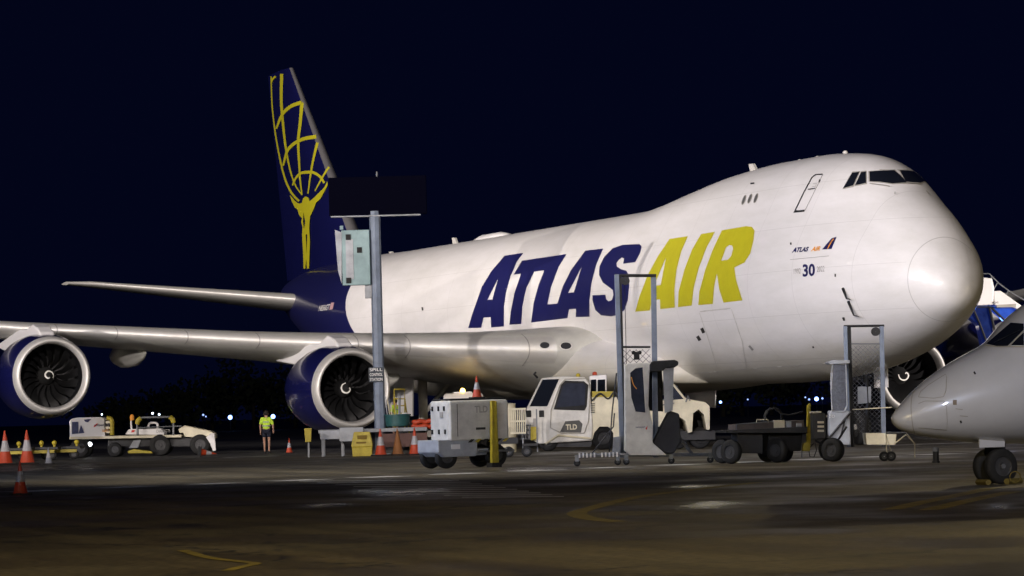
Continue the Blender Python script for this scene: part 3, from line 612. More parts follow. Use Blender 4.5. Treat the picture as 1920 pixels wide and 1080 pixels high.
# ------------------------------------------------------------------ view-aligned working frames for ground equipment
RZ = math.atan2(Rv[1], Rv[0])
class Fr:
    def __init__(s, name, px, D, yaw=0):
        s.P = gdepth(px, D); s.s = FPX/D; s.bx, s.by, _ = pr(s.P); s.o = empty(name, tuple(s.P), RZ+yaw)
    def k(s, px, py): dx, dy = px-s.bx, s.by-py; return ((dx+.0268*dy)/s.s, (dy-.0268*dx)/s.s)
    def ks(s, pts): return [s.k(*p) for p in pts]

# tall pole carrying a board, with a cabinet and a sign
# unseen floodlight masts, plates added: the visor keeps their light off the ground equipment
m_blocker = mat('blocker_steel', (.1, .1, .1), .7, dirt=0)
for L_, T_, dr in (((-62, 50, 24), (10, 0), 16.0), ((-28, 66, 18), (14, 0), 13.4), ((40, 66, 29), (52, 0), 22)):
    a_ = math.atan2(T_[1]-L_[1], T_[0]-L_[0]); q = empty('floodlight_mast', (L_[0], L_[1], 0), a_)
    tag(q, {-62: 'unseen floodlight mast with added light-blocking plate, farthest forward of the aircraft', -28: 'unseen floodlight mast with added light-blocking plate beside the aircraft nose', 40: 'tallest unseen floodlight mast with added light-blocking plate, level with the rear fuselage'}[L_[0]], 'floodlight mast')
    zt = L_[2]-3.0*math.tan(R_(dr)); MB().box(.5, 3.0, -7, 7, zt-.08, zt).build('light_blocker', m_blocker, q); MB().tube([(0, 0, 0), (0, 0, zt-.1)], [.35, .2], 12).build('mast', m_grey, q)
    MB().box(-.3, .6, -1.2, 1.2, zt-.2, zt-.085).build('lamp_tray', m_blocker, q)

f = Fr('sign_pole', 706, 126.6); po = f.o
tag(po, 'tall grey steel pole with wide black board on top and SPILL CONTROL STATION sign', 'pole')
H = f.k(700, 404)[1]; MB().tube([(0, 0, 0), (0, 0, H+.15)], .20, 8).build('post', m_post, po, smooth='auto')
MB().box(-.4, .4, -.4, .4, 0, .05).build('base_plate', m_grey, po)
a, b = f.k(617, 404), f.k(798, 329)
bd = MB().box(a[0], b[0], -.14, .14, H, b[1]).build('board', mat('black_board_back', (.002, .002, .006), .95, dirt=0), po, bevel=.02); MATS['black_board_back'].node_tree.nodes['Principled BSDF'].inputs['Specular IOR Level'].default_value = 0
MB().box(f.k(620, 404)[0], f.k(788, 403)[0], -.20, .20, H-.05, H+.0-.003).build('lower_rail', m_grey, bd)
MB().tube([(f.k(706, 330)[0], 0, b[1]), (f.k(706, 322)[0], 0, f.k(706, 322)[1])], .03, 6).build('lifting_eye', m_grey, bd)
c0, c1 = f.k(640, 433), f.k(688, 535)
cb = MB().box(c0[0], -.2, -.30, .15, c1[1], c0[1]).build('cabinet', m_ltteal, po, bevel=.02)
MB().prism([f.k(628, 432), f.k(641, 437), f.k(641, 533), f.k(634, 508)], -.32, .12).build('open_cabinet_door', m_bgrey, cb)
MB().box(f.k(648, 450)[0], f.k(662, 450)[0], -.33, -.305, f.k(650, 525)[1], f.k(650, 450)[1]).build('door_panel', m_bgrey, cb)
for q in ((650, 445), (671, 469), (651, 526)): x, z = f.k(*q); MB().box(x-.03, x+.15, -.35, -.335, z-.12, z+.08).build('black_label', m_black, cb)
x, z = f.k(642, 431); MB().box(x-.1, x+.02, -.1, .1, z, z+.14).build('cabinet_hood', m_ltteal, cb)
MB().box(f.k(684, 545)[0], -.17, -.15, .1, f.k(684, 560)[1], c1[1]-.003).build('cable_duct', m_grey, cb)
sx0, sz0 = f.k(692, 717); sx1, sz1 = f.k(718, 689)
sg = MB().box(sx0, sx1, -.245, -.225, sz0, sz1).build('sign_plate', mat('sign_black_film', (.01, .02, .035), .5, dirt=.05), po)
hh = (sz1-sz0)/3
for i, t in enumerate(('SPILL', 'CONTROL', 'STATION')):
    flat_text('sign_text', t, sx0+.04, sx1-.02, -.25, sz1-hh*(i+1)+.04, sz1-hh*i-.03, m_white, sg, .0)

# spill station bench
f = Fr('work_bench', 640, 125.5); o = f.o
tag(o, 'long low grey steel bench with box section front under the parked engine', 'bench')
t0, t1 = f.k(588, 826), f.k(800, 800)
MB().box(f.k(575, 0)[0], t1[0], .1, 1.0, f.k(640, 812)[1], f.k(640, 805)[1]).build('bench_top', m_grey, o, bevel=.01)
MB().box(f.k(578, 0)[0], f.k(615, 0)[0], .05, .09, f.k(600, 824)[1], f.k(600, 808)[1]).build('side_rail', m_bgrey, o)
MB().box(f.k(615, 0)[0], f.k(660, 0)[0], -.2, .45, f.k(640, 828)[1], f.k(640, 802)[1]).build('steel_box', m_bgrey, o, bevel=.02)
MB().box(f.k(690, 0)[0], t1[0], .12, .18, f.k(740, 838)[1], f.k(740, 813)[1]).build('rear_panel', mat('rusty_red_panel', (.12, .06, .05), .7, dirt=.3), o)
for px in (580, 617, 690, 796):
    for yy in (.12, .9): MB().box(f.k(px, 0)[0], f.k(px, 0)[0]+.09, yy, yy+.09, 0, f.k(px, 812)[1]-.003).build('leg', m_grey, o)
f = Fr('yellow_bin', 571, 124.6); tag(f.o, 'small yellow plastic bin hung on the left end of the grey bench', 'bin')
a, b = f.k(565, 829), f.k(577, 803); MB().rings([[(x*q, y*q, z) for x, y in ((-.12, -.15), (.12, -.15), (.12, .15), (-.12, .15))] for z, q in ((a[1], .85), (b[1]-.06, 1), (b[1]-.06, 1.12), (b[1], 1.12))]).build('bin_body', m_dyel, f.o, bevel=.01)
MB().box(-.03, .03, .05, .12, 0, a[1]).build('bin_stand', m_grey, f.o)
f = Fr('grit_bin', 672, 124); tag(f.o, 'yellow moulded grit bin with tapered hood standing before the bench', 'bin')
hs = f.k(672, 810)[1]; W_ = 18.5/f.s
mb = MB().rings([[(x*q, y*q, z) for x, y in ((-W_, -.3), (W_, -.3), (W_, .3), (-W_, .3))] for z, q in ((0, .97), (hs*.38, 1.02), (hs*.40, 1.08), (hs*.5, 1.06), (hs*.93, .84), (hs, .80))]); mb.build('bin_body', m_dyel, f.o, bevel=.03)
MB().box(-W_*.45, W_*.5, -.325, -.29, hs*.70, hs*.86).build('hood_recess', mat('recess_brown', (.20, .13, .01), .7, dirt=.2), f.o, bevel=.01)
MB().box(-.2, .15, -.335, -.31, hs*.52, hs*.60).build('worn_label', mat('recess_brown', (.2, .13, .01)), f.o)
f = Fr('tool_tub', 738, 126); tag(f.o, 'round teal tub full of poles and tools standing on the bench', 'tub')
zb = f.k(738, 800)[1]; zt = f.k(738, 777)[1]
MB().lathe([(zb, .38), (zb+.03, .42), (zt-.06, .45), (zt-.05, .49), (zt, .49), (zt, .42), (zt-.1, .41), (zb+.1, .36)], axis='z', n=28, c=(0, .5, 0)).build('tub_body', m_teal, f.o, smooth='auto')
for i in range(9):
    a = rng.uniform(-.35, .35); h = rng.uniform(.15, .75); MB().tube([(a, .5, zb+.15), (a*1.25+rng.uniform(-.05, .05), .5, zt+h)], .018, 6).build('tool_handle', (m_grey, m_cream, m_bgrey)[i % 3], f.o)
f = Fr('absorbent_boom', 786, 125.8); tag(f.o, 'orange absorbent booms heaped on the right end of the bench', 'boom')
zt = f.k(786, 805)[1]
for i, (x0, x1, dz, yy) in enumerate(((-.42, .42, .10, .4), (-.38, .45, .10, .62), (-.40, .35, .27, .5))):
    P = [(x0+(x1-x0)*t, yy+.03*math.sin(9*t+i), zt+dz+.02*math.sin(14*t+i)) for t in np.linspace(0, 1, 14)]
    MB().tube(P, [.04]+[.085+.012*math.sin(k*2.1) for k in range(12)]+[.04], 10).build('boom_roll', m_or, f.o, smooth=True)

# cones
def make_cone():
    r = empty('traffic_cone')
    MB().box(-.26, .26, -.26, .26, 0, .045).build('base', m_black, r, bevel=.015)
    MB().lathe([(.045, .20), (.07, .185), (.34, .125)], axis='z', n=24).build('lower_body', m_or, r, smooth=True)
    MB().lathe([(.34, .127), (.62, .067)], axis='z', n=24).build('reflective_sleeve', m_refl, r, smooth=True)
    MB().lathe([(.62, .065), (.86, .022), (.88, .01)], axis='z', n=20).build('tip', m_or, r, smooth=True)
    return r
def copy_tree(o, parent=None):
    c = o.copy(); COL.objects.link(c); c.parent = parent
    for ch in list(o.children): copy_tree(ch, c)
    return c
cone0 = make_cone(); used = [False]
def cone(px, D, hpx, label, z=0, rot=None, rz=0, group='traffic cones around the apron'):
    o = cone0 if not used[0] else copy_tree(cone0); used[0] = True
    P = gdepth(px, D); s_ = hpx/(FPX/D)/.88; o.location = (P[0], P[1], z); o.scale = (s_,)*3; o.rotation_euler = rot or (0, 0, rz)
    tag(o, label, 'traffic cone', group); return o
cone(30, 71.5, 63, 'orange and white cone alone on the foreground asphalt, nearest the camera')
cone(44, 127, 64, 'tall orange cone with pale sleeve behind the nearest cone at far left')
cone(3, 127, 64, 'tall orange cone cut by the left edge of the picture')
c_ = cone(84, 126, 31, 'dull greyish small cone right of the tall orange cones')
for ch in c_.children:
    if ch.name.startswith(('lower', 'tip')):
        ch.data = ch.data.copy(); ch.data.materials[0] = mat('dusty_grey_plastic', (.2, .21, .26), .7)
cone(535, 141, 28, 'small bright cone standing alone right of the walking person')
cone(706, 123, 51, 'orange cone at the foot of the pole, left of the three by the bench')
c_ = cone(738, 123.5, 50, 'dull brownish cone, middle of the three by the bench')
for ch in c_.children:
    if not ch.name.startswith('base'):
        ch.data = ch.data.copy(); ch.data.materials[0] = mat('dusty_brown_plastic', (.25, .10, .03), .7)
cone(770, 123, 51, 'orange cone with white band, right of the three by the bench')
cone(133, 150, 12, 'tiny distant cone seen beside the rear wheel of the belt loader')
c_ = cone(366, 138, 34, 'orange cone lying on its side under the belt loader front', z=.18, rot=(0, R_(98), RZ+R_(20)))

# ------------------------------------------------------------------ ground power unit cart
f = Fr('ground_power_unit', 850, 91.5, R_(28)); o = f.o
tag(o, 'boxy pale ground power unit on four small wheels with upright yellow drawbar', 'ground power unit')
MB().box(-.75, 1.18, -.55, .42, .32, .50).build('chassis', m_bgrey, o, bevel=.02)
MB().prism([(-.92, .42), (-.78, .30), (.18, .30), (.22, .5), (.22, .74), (-.92, .74)], -.72, .5).build('front_fender', m_bgrey, o, bevel=.03)
b_ = MB().rings([[(x*q, -.21+y*q, z) for x, y in [(-.62, -.49), (-.57, -.57), (1.08, -.57), (1.14, -.49), (1.14, .48), (1.08, .56), (-.57, .56), (-.62, .48)]] for z, q in ((.72, .985), (.76, 1), (1.66, 1), (1.72, .985), (1.75, .95))]).build('housing', m_gwhite, o, bevel=.02)
MB().box(-.56, 1.08, -.72, .30, 1.752, 1.80).build('roof_mat', m_black, b_, bevel=.01)
for i, (yy, zz) in enumerate(((-.52, 1.55), (-.2, 1.55), (.15, 1.55), (-.55, .95), (-.2, .95), (.18, .95))):
    MB().box(-.645, -.62, yy-.035, yy+.035, zz-.06, zz+.06).build('latch', m_black, b_)
MB().box(-.64, -.62, -.45, -.28, 1.32, 1.46).build('data_plate', m_frame, b_)
flat_text('maker_text', 'TLD', .12, .50, -.795, 1.42, 1.60, m_line, b_, .03)
MB().box(.15, .42, -.80, -.782, .98, 1.04).build('grille', m_dark, b_)
for x in (-.55, .75): MB().tube([(x*.8+.06, -.785, .82), (x*.8+.06, -.785, 1.66)], .008, 5).build('door_gap', m_dark, b_)
for i in range(6):
    MB().prism([(-.1+i*.2, .66), (.0+i*.2, .66), (.1+i*.2, .74), (.0+i*.2, .74)], -.80, -.782).build('hazard_stripe', m_dyel if i % 2 else m_black, b_)
MB().box(-.55, -.3, -.74, -.722, .50, .62).build('white_label', m_white, o)
for x, y in ((-.6, -.5), (-.6, .38), (.85, -.5), (.85, .38)): wheel_at('wheel', (x, y, .30), .30, .18, o, 'y')
MB().tube([(.2, -.78, .42), (1.25, -.78, .42)], .03, 8).build('bumper_bar', m_grey, o)
t = MB().prism([(.46, 0.05), (.66, .05), (.64, 1.72), (.50, 1.72)], -1.0, -.93).prism([(.46, .05), (.50, .05), (.53, 1.70), (.50, 1.70)], -1.05, -.93).prism([(.62, .05), (.66, .05), (.64, 1.70), (.60, 1.70)], -1.05, -.93).build('drawbar', m_dyel, o, bevel=.008)
MB().box(.42, .70, -1.12, -.8, 0, .12).build('drawbar_foot', m_black, o)
cone(889, 91.2, 42, 'faded orange cone standing on top of the ground power unit', z=1.80)

# ------------------------------------------------------------------ service pickup with flashing beacon (behind the power unit)
f = Fr('service_pickup', 862, 133); o = f.o
tag(o, 'white service pickup with lit amber roof beacon, behind the ground power unit', 'pickup truck')
zr = f.k(862, 737)[1]; hw = 46/f.s
def xsec(hw_, z, y): return (-hw_, hw_, z, y)
MB().rings([[(-hw*a, y, z), (-hw*a*.9, y-.02, z+.0), (hw*a*.9, y-.02, z), (hw*a, y, z), (hw*a, y2, z), (-hw*a, y2, z)] for z, a, y, y2 in ((.45, 1, 0, 4.6), (1.0, 1.04, -.05, 4.65), (1.15, 1, .05, 4.6))]).build('body', m_white, o, bevel=.05)
MB().rings([[(-hw*a, y, z), (hw*a, y, z), (hw*a, y2, z), (-hw*a, y2, z)] for z, a, y, y2 in ((1.15, .96, 1.0, 2.9), (zr-.14, .82, 1.6, 2.7), (zr-.06, .80, 1.7, 2.6), (zr, .72, 1.8, 2.5))]).build('cab', m_white, o, bevel=.06, smooth='auto')
MB().add([(-hw*.86, 1.06, 1.24), (hw*.86, 1.06, 1.24), (hw*.74, 1.53, zr-.2), (-hw*.74, 1.53, zr-.2)], [(0, 1, 2, 3)]).build('windscreen', m_glass, o)
for x in (-hw*.62, hw*.62): MB().ball((x, -.06, .85), .11, 8).build('headlight', m_refl, o, smooth=True)
MB().box(-hw*.5, hw*.5, -.07, -.03, .7, .95).build('grille', m_dark, o)
for x in (-hw*.8, hw*.8):
    for y in (.8, 3.8): wheel_at('wheel', (x, y, .38), .38, .25, o, 'x')
bx_, bz_ = f.k(866, 732)
bc = MB().lathe([(zr+.04, .10), (zr+.13, .09), (zr+.18, .05), (zr+.19, .01)], axis='z', n=14, c=(bx_, 1.9, 0)).build('amber_beacon', mat('amber_lamp_glow', (1, .6, .1), .4, dirt=0, emit=14, ecol=(1, .62, .10)), o, smooth=True)
MB().box(bx_-.35, bx_+.35, 1.82, 1.98, zr+.002, zr+.05).build('light_bar', m_white, o)
l = bpy.data.lights.new('beacon_lamp', 'POINT'); l.energy = 2.5; l.color = (1, .6, .12); l.shadow_soft_size = .1
lo = bpy.data.objects.new('beacon_lamp', l); COL.objects.link(lo); lo.location = Vector(f.P)+Vector((Rv[0]*bx_+Fv[0]*1.0, Rv[1]*bx_+Fv[1]*1.0, zr+.5))

f = Fr('stillage_rack', 968, 122); o = f.o; k = f.ks
tag(o, 'cream slatted stillage rack between the power unit and the cab-forward vehicle', 'rack')
for i in range(8):
    a, b_ = f.k(958+i*3.6, 767), f.k(959+i*3.6, 812); MB().box(a[0], a[0]+.035, 0, .04, b_[1], a[1]).build('slat', m_cream, o)
for py in (767, 790, 812): MB().box(f.k(957, py)[0], f.k(986, py)[0], -.02, -.002, f.k(970, py)[1]-.03, f.k(970, py)[1]+.03).build('rail', m_cream, o)
for px in (957, 984): MB().box(f.k(px, 0)[0], f.k(px, 0)[0]+.05, .5, .55, 0, f.k(px, 768)[1]).build('leg', m_grey, o)
MB().box(f.k(957, 0)[0], f.k(986, 0)[0], .0, .9, .22, .30).build('base', m_dark, o)
f = Fr('white_drum', 946, 123.5); o = f.o
tag(o, 'pale drum with rolled rim just right of the power unit housing', 'drum')
zt = f.k(946, 757)[1]; MB().lathe([(0, .25), (.03, .27), (zt*.5, .27), (zt*.5+.03, .285), (zt*.5+.06, .27), (zt-.04, .27), (zt-.02, .29), (zt, .28)], axis='z', n=28, cap=True).build('drum_body', m_cream, o, smooth='auto')
MB().lathe([(zt+.002, .1), (zt+.03, .1), (zt+.035, .02)], axis='z', n=14, c=(.08, 0, 0)).build('bung', m_dark, o)
f = Fr('cable_box', 944, 110); o = f.o
tag(o, 'small white box on a dark low cart seen right of the yellow upright drawbar', 'box cart')
MB().prism(f.ks([(938, 804), (953, 804), (953, 820), (938, 820)]), -.1, .4).build('box', m_white, o, bevel=.02)
MB().prism(f.ks([(925, 822), (972, 820), (972, 832), (925, 833)]), -.2, .6).build('deck', m_dark, o, bevel=.02)
for px in (931, 965): x, _ = f.k(px, 0); wheel_at('wheel', (x, 0, .17), .17, .1, o, 'y')

# ------------------------------------------------------------------ cargo loader cab + body
f = Fr('cargo_tractor', 1070, 124); o = f.o; k = f.ks
tag(o, 'white cab-forward cargo vehicle with slanted windscreen and TLD logo on its door', 'cargo vehicle')
cabp = k([(988, 765), (985, 800), (990, 822), (1012, 832), (1110, 826), (1112, 800), (1108, 745), (1104, 715), (1096, 707), (1052, 706), (1016, 709)])
cab = MB().prism(cabp, 0, 2.0).build('cab', m_gwhite, o, bevel=.04)
MB().prism(k([(1038, 768), (1052, 722), (1060, 714), (1095, 715), (1103, 722), (1100, 762), (1096, 770)]), -.03, -.008).build('window_gasket', m_black, cab, bevel=.01)
MB().prism(k([(1043, 764), (1056, 724), (1062, 719), (1093, 719), (1098, 724), (1096, 760)]), -.042, -.032).build('side_window', mat('cab_glass', (.035, .04, .06), .08, dirt=.2, dscale=3), cab)
MB().prism(k([(993, 762), (1018, 712), (1048, 711), (1026, 762)]), -.03, -.008).build('windscreen', m_glass, cab)
MB().tube([(*[(p[0]) for p in k([(991, 764)])], -.03, k([(991, 764)])[0][1]), (k([(1016, 712)])[0][0], -.03, k([(1016, 712)])[0][1])], .03, 6).build('windscreen_pillar', m_gwhite, cab)
def outline(fr, pts, y, r, nm, m, par, closed=True):
    P = [(x, y, z) for x, z in fr.ks(pts)]
    if closed: P.append(P[0])
    return MB().tube(P, r, 6).build(nm, m, par)
outline(f, [(1033, 770), (1050, 722), (1060, 711), (1098, 710), (1107, 722), (1103, 790), (1095, 812), (1052, 812), (1032, 802)], -.02, .022, 'door_seam', m_frame, cab)
MB().prism(k([(1050, 810), (1060, 790), (1086, 788), (1092, 795), (1089, 812)]), -.02, -.006).build('logo_plate', mat('logo_dark_film', (.05, .05, .045), .5, dirt=.1), cab)
x0, zz = f.k(1061, 806); flat_text('logo_text', 'TLD', x0, x0+21/f.s, -.03, zz, zz+10/f.s, m_cream, cab, .03)
for q in ((991, 776), (1015, 776)): x, zz = f.k(*q); MB().box(x-.08, x+.1, -.03, .02, zz-.12, zz+.12).build('headlight', m_black, cab, bevel=.02)
x, zz = f.k(1003, 790); MB().box(x-.06, x+.06, -.012, -.003, zz-.2, zz+.1).build('stencil_marks', m_line, cab)
for i in range(5):
    p = k([(1108, 758+i*4), (1115, 756+i*4)]); MB().box(p[0][0], p[1][0], -.02, -.006, p[0][1], p[0][1]+.03).build('louvre', m_dark, cab)
outline(f, [(1023, 832), (1046, 816), (1108, 822)], -.05, .04, 'sill_rail', m_cream, o, False)
x, zz = f.k(1008, 706); MB().tube([(x, -.05, zz-.05), (x-.12, -.15, zz+.08), (x-.05, -.15, zz+.15)], .04, 6).build('mirror_arm', m_black, cab)
# step ladder and yellow bumper at the nose
for px in (969, 977, 985, 993): x, zt = f.k(px, 797); MB().tube([(x, -.1, zt), (x, -.1, f.k(px, 823)[1])], .025, 6).build('guard_bar', m_grey, o)
for py in (797, 806, 815, 823): MB().tube([(f.k(968, py)[0], -.1, f.k(968, py)[1]), (f.k(996, py)[0], -.1, f.k(996, py)[1])], .025, 6).build('guard_bar', m_grey, o)
MB().prism(k([(995, 800), (1006, 800), (1006, 824), (995, 826)]), -.15, .2).build('bumper', m_dyel, o, bevel=.02)
# body behind the cab
bod = MB().prism(k([(1110, 745), (1160, 745), (1262, 752), (1262, 800), (1225, 800), (1222, 828), (1150, 828), (1150, 812), (1142, 800), (1124, 800), (1114, 812), (1110, 826)]), .05, 2.0).build('rear_body', m_cream, o, bevel=.03)
MB().prism(k([(1110, 734), (1150, 734), (1152, 745), (1110, 746)]), .1, 1.2).build('hose_tray', m_dyel, bod)
MB().tube([(x, .0, z) for x, z in smooth_line(k([(1110, 752), (1125, 738), (1140, 748), (1152, 735), (1160, 750)]), 5)], .03, 7).build('hose', m_dark, bod, smooth=True)
cc = MB().prism(k([(1106, 705), (1139, 702), (1139, 740), (1108, 740)]), 1.0, 2.2).build('rear_cabin', m_white, o, bevel=.03)
for a_, b_ in ((1109, 1119), (1122, 1136)): MB().prism(k([(a_, 712), (b_, 711), (b_, 738), (a_, 738)]), .97, .99).build('cabin_window', m_glass, cc)
x, zz = f.k(1117, 703); MB().lathe([(zz, .09), (zz+.1, .08), (zz+.13, .02)], axis='z', n=12, c=(x, 1.5, 0)).build('orange_beacon', m_or, cc, smooth=True)
x, zz = f.k(1085, 706); MB().lathe([(zz, .08), (zz+.1, .07), (zz+.12, .02)], axis='z', n=12, c=(x, 1.0, 0)).build('yellow_beacon', m_dyel, cab, smooth=True)
for px, r in ((1132, .42), (1132, .42)):
    x, zz = f.k(px, 828); wheel_at('wheel', (x, .25 if r == .42 and px == 1132 else 1.8, .40), .42, .3, o, 'y')
x, _ = f.k(1028, 830); wheel_at('wheel', (x, .3, .36), .36, .28, o, 'y')
MB().prism(k([(1008, 828), (1110, 828), (1108, 838), (1015, 838)]), .2, 1.9).build('underframe', m_dark, o)

f = Fr('tow_tractor', 1296, 119); o = f.o; k = f.ks
tag(o, 'white tow tractor with sloping bonnet and big arched mudguards, half hidden by the lift', 'tow tractor')
MB().prism(k([(1235, 752), (1288, 748), (1322, 754), (1331, 762), (1331, 806), (1325, 806), (1320, 778), (1310, 768), (1300, 775), (1298, 810), (1290, 812), (1285, 790), (1272, 780), (1258, 784), (1250, 800), (1235, 800)]), 0, 1.7).build('bonnet', m_cream, o, bevel=.05)
MB().prism(k([(1258, 752), (1262, 722), (1270, 722), (1288, 750)]), .2, 1.5).build('windscreen', mat('cab_glass', (.035, .04, .06)), o)
outline(f, [(1262, 720), (1288, 752)], .15, .04, 'windscreen_pillar', m_cream, o, False)
outline(f, [(1286, 754), (1290, 742), (1294, 752)], -.02, .03, 'grab_handle', m_grey, o, False)
outline(f, [(1236, 750), (1262, 747), (1264, 756), (1240, 760)], -.1, .02, 'hand_rail', m_grey, o, False)
for px in (1272, 1314):
    for y in (.55, 1.5): x, _ = f.k(px, 820); wheel_at('wheel', (x, y, .36), .36, .28, o, 'y', m_black)
MB().box(f.k(1240, 0)[0], f.k(1320, 0)[0], .3, 1.4, .3, .6).build('chassis', m_dark, o)

# ------------------------------------------------------------------ passenger lifts
def chain_mesh(fr, x0, x1, z0, z1_, y, parent, step=.16, r=.007, m=m_grey):
    mb = MB(); n = int((x1-x0+z1_-z0)/step)
    for i in range(n):
        for sg in (1, -1):
            c = x0+i*step
            p0x, p0z = c, z0; L = z1_-z0
            a0 = max(0, c-x1); a1 = min(L, c-x0)
            if a1 <= a0: continue
            P = [(c-a0, z0+a0), (c-a1, z0+a1)]
            if sg < 0: P = [(x0+x1-p[0], p[1]) for p in P]
            mb.tube([(P[0][0], y, P[0][1]), (P[1][0], y, P[1][1])], r, 4)
    return mb.build('wire_mesh', m, parent)
# lift 1
f = Fr('boarding_lift', 1190, 89); o = f.o; k = f.ks
tag(o, 'tall two-post boarding lift with pale cab and black canopy in front of the aircraft lettering', 'boarding lift')
def post(fr, p0, p1, wpx, y, par, m=m_bgrey, nm='mast_post'):
    a, b = fr.k(*p0), fr.k(*p1); w_ = wpx/fr.s/2
    return MB().box(a[0]-w_, a[0]+w_, y, y+.14, min(a[1], b[1]), max(a[1], b[1])).build(nm, m, par, bevel=.008)
# the posts lean a little, as on the photograph
def lean_post(fr, pts, wpx, y, par, m=m_post, nm='mast_post', th=.14):
    (ax, az), (bx, bz) = fr.k(*pts[0]), fr.k(*pts[1]); w_ = wpx/fr.s/2
    return MB().rings([[(ax-w_, y, az), (ax+w_, y, az), (ax+w_, y+th, az), (ax-w_, y+th, az)], [(bx-w_, y, bz), (bx+w_, y, bz), (bx+w_, y+th, bz), (bx-w_, y+th, bz)]]).build(nm, m, par, bevel=.008)
lean_post(f, [(1167, 858), (1157, 515)], 9, 0, o); lean_post(f, [(1172, 858), (1164, 518)], 4, .02, o, m_dark, 'mast_channel')
lean_post(f, [(1230, 858), (1226, 515)], 10, .05, o)
outline(f, [(1153, 517), (1231, 517)], .07, .045, 'top_crossbar', m_dark, o, False)
outline(f, [(1168, 651), (1220, 651)], .1, .03, 'middle_crossbar', m_dark, o, False)
x, zz = f.k(1173, 527); MB().lathe([(-.06, .01), (-.06, .11), (.08, .11), (.08, .01)], axis='y', n=18, c=(x, .05, zz)).build('pulley', m_dark, o, smooth='auto')
MB().tube([(f.k(1172, 535)[0], .05, f.k(1172, 535)[1]), (f.k(1177, 800)[0], .05, f.k(1177, 800)[1])], .008, 5).build('lift_cable', m_dark, o)
q0, q1 = f.k(1168, 690), f.k(1220, 655); chain_mesh(f, q0[0], q1[0], q0[1], q1[1], .12, o)
x, zz = f.k(1194, 660); MB().box(x-.07, x+.07, .02, .12, zz-.2, zz).ball((x-.08, .05, zz-.02), .05).ball((x+.08, .05, zz-.02), .05).build('hook_block', m_black, o)
cabp = k([(1170, 686), (1176, 682), (1222, 681), (1216, 700), (1214, 760), (1222, 800), (1222, 830), (1248, 853), (1180, 853), (1170, 845)])
cab = MB().prism(cabp, -.75, -.05).build('cab_side', m_gwhite, o, bevel=.03)
MB().prism(k([(1180, 700), (1190, 692), (1203, 690), (1205, 720), (1208, 774), (1190, 772), (1182, 745)]), -.775, -.755).build('curved_window', mat('cab_glass', (.035, .04, .06)), cab)
outline(f, [(1179, 700), (1190, 690), (1204, 688), (1206, 720), (1210, 776), (1189, 774), (1181, 745)], -.775, .014, 'window_rim', m_gwhite, cab)
MB().tube([(x_, -.8, z_) for x_, z_ in smooth_line(k([(1182, 708), (1186, 722), (1192, 730)]), 4)], .012, 6).build('reflector', m_orange, cab)
flat_text('operator_text', 'swissport', f.k(1190, 800)[0], f.k(1208, 800)[0], -.76, f.k(1190, 804)[1], f.k(1190, 799)[1], m_let, cab)
MB().prism(k([(1208, 804), (1212, 798), (1211, 806)]), -.765, -.757).build('operator_emblem', m_red, cab)
MB().prism(k([(1216, 684), (1222, 678), (1262, 676), (1269, 679), (1269, 686), (1262, 690), (1246, 691), (1240, 697), (1216, 698)]), -.9, .6).build('canopy_roof', m_black, o, bevel=.03)
MB().prism(k([(1214, 696), (1242, 693), (1244, 772), (1216, 770)]), .2, .6).build('dark_seat_back', m_black, o)
MB().prism(k([(1241, 693), (1261, 690), (1259, 770), (1244, 775)]), -.72, -.70).build('side_screen', mat('clouded_plastic_sheet', (.28, .29, .31), .3, dirt=.2), o)
MB().prism(k([(1238, 800), (1254, 770), (1272, 776), (1275, 830), (1262, 850), (1236, 848), (1222, 830)]), -.5, .5).build('folded_ramp', m_flap, o, bevel=.04)
for pts in ([(1078, 856), (1160, 850)], [(1160, 853), (1335, 852)], [(1272, 818), (1296, 850)]):
    outline(f, pts, -.2, .05, 'outrigger', m_grey, o, False)
for i in range(12):
    x, zz = f.k(1085+i*7, 856-i*.2); MB().box(x, x+.04, -.27, -.25, zz-.03, zz+.09).build('warning_stripe', m_white, o) if i % 6 != 5 else None
for px, py in ((1082, 866), (1158, 868), (1174, 868), (1258, 866), (1331, 868)):
    x, _ = f.k(px, py); MB().box(x-.05, x+.05, -.26, -.14, .12, .26).build('caster_fork', m_grey, o); wheel_at('caster_wheel', (x, -.2, .085), .085, .06, o, 'y')
outline(f, [(1142, 852), (1148, 770), (1156, 700)], -.1, .02, 'brace', m_dark, o, False)
outline(f, [(1110, 850), (1150, 800), (1152, 775)], -.15, .02, 'brace', m_dark, o, False)
MB().prism(k([(1150, 820), (1164, 818), (1164, 850), (1148, 850)]), -.2, 0).build('pump_box', m_grey, o, bevel=.01)

# lift 2
f = Fr('boarding_lift', 1620, 103); o = f.o; k = f.ks
tag(o, 'shorter two-post boarding lift with clouded plastic cab under the aircraft nose', 'boarding lift')
lean_post(f, [(1592, 838), (1586, 612)], 7, 0, o); lean_post(f, [(1600, 838), (1594, 614)], 6, .1, o, m_dark, 'mast_channel'); lean_post(f, [(1658, 838), (1654, 612)], 8, 0, o)
outline(f, [(1583, 612), (1659, 611)], .05, .04, 'top_crossbar', m_dark, o, False)
outline(f, [(1598, 645), (1652, 645)], .1, .02, 'middle_crossbar', m_grey, o, False)
x, zz = f.k(1643, 622); MB().lathe([(-.06, .01), (-.06, .13), (.1, .13), (.1, .01)], axis='y', n=18, c=(x, .05, zz)).build('pulley', m_dark, o, smooth='auto')
q0, q1 = f.k(1600, 812), f.k(1652, 647); chain_mesh(f, q0[0], q1[0], q0[1], q1[1], .12, o, .14, .006)
MB().prism(k([(1548, 680), (1560, 676), (1590, 676), (1590, 682), (1552, 684)]), -.7, .3).build('cab_roof', m_bgrey, o, bevel=.02)
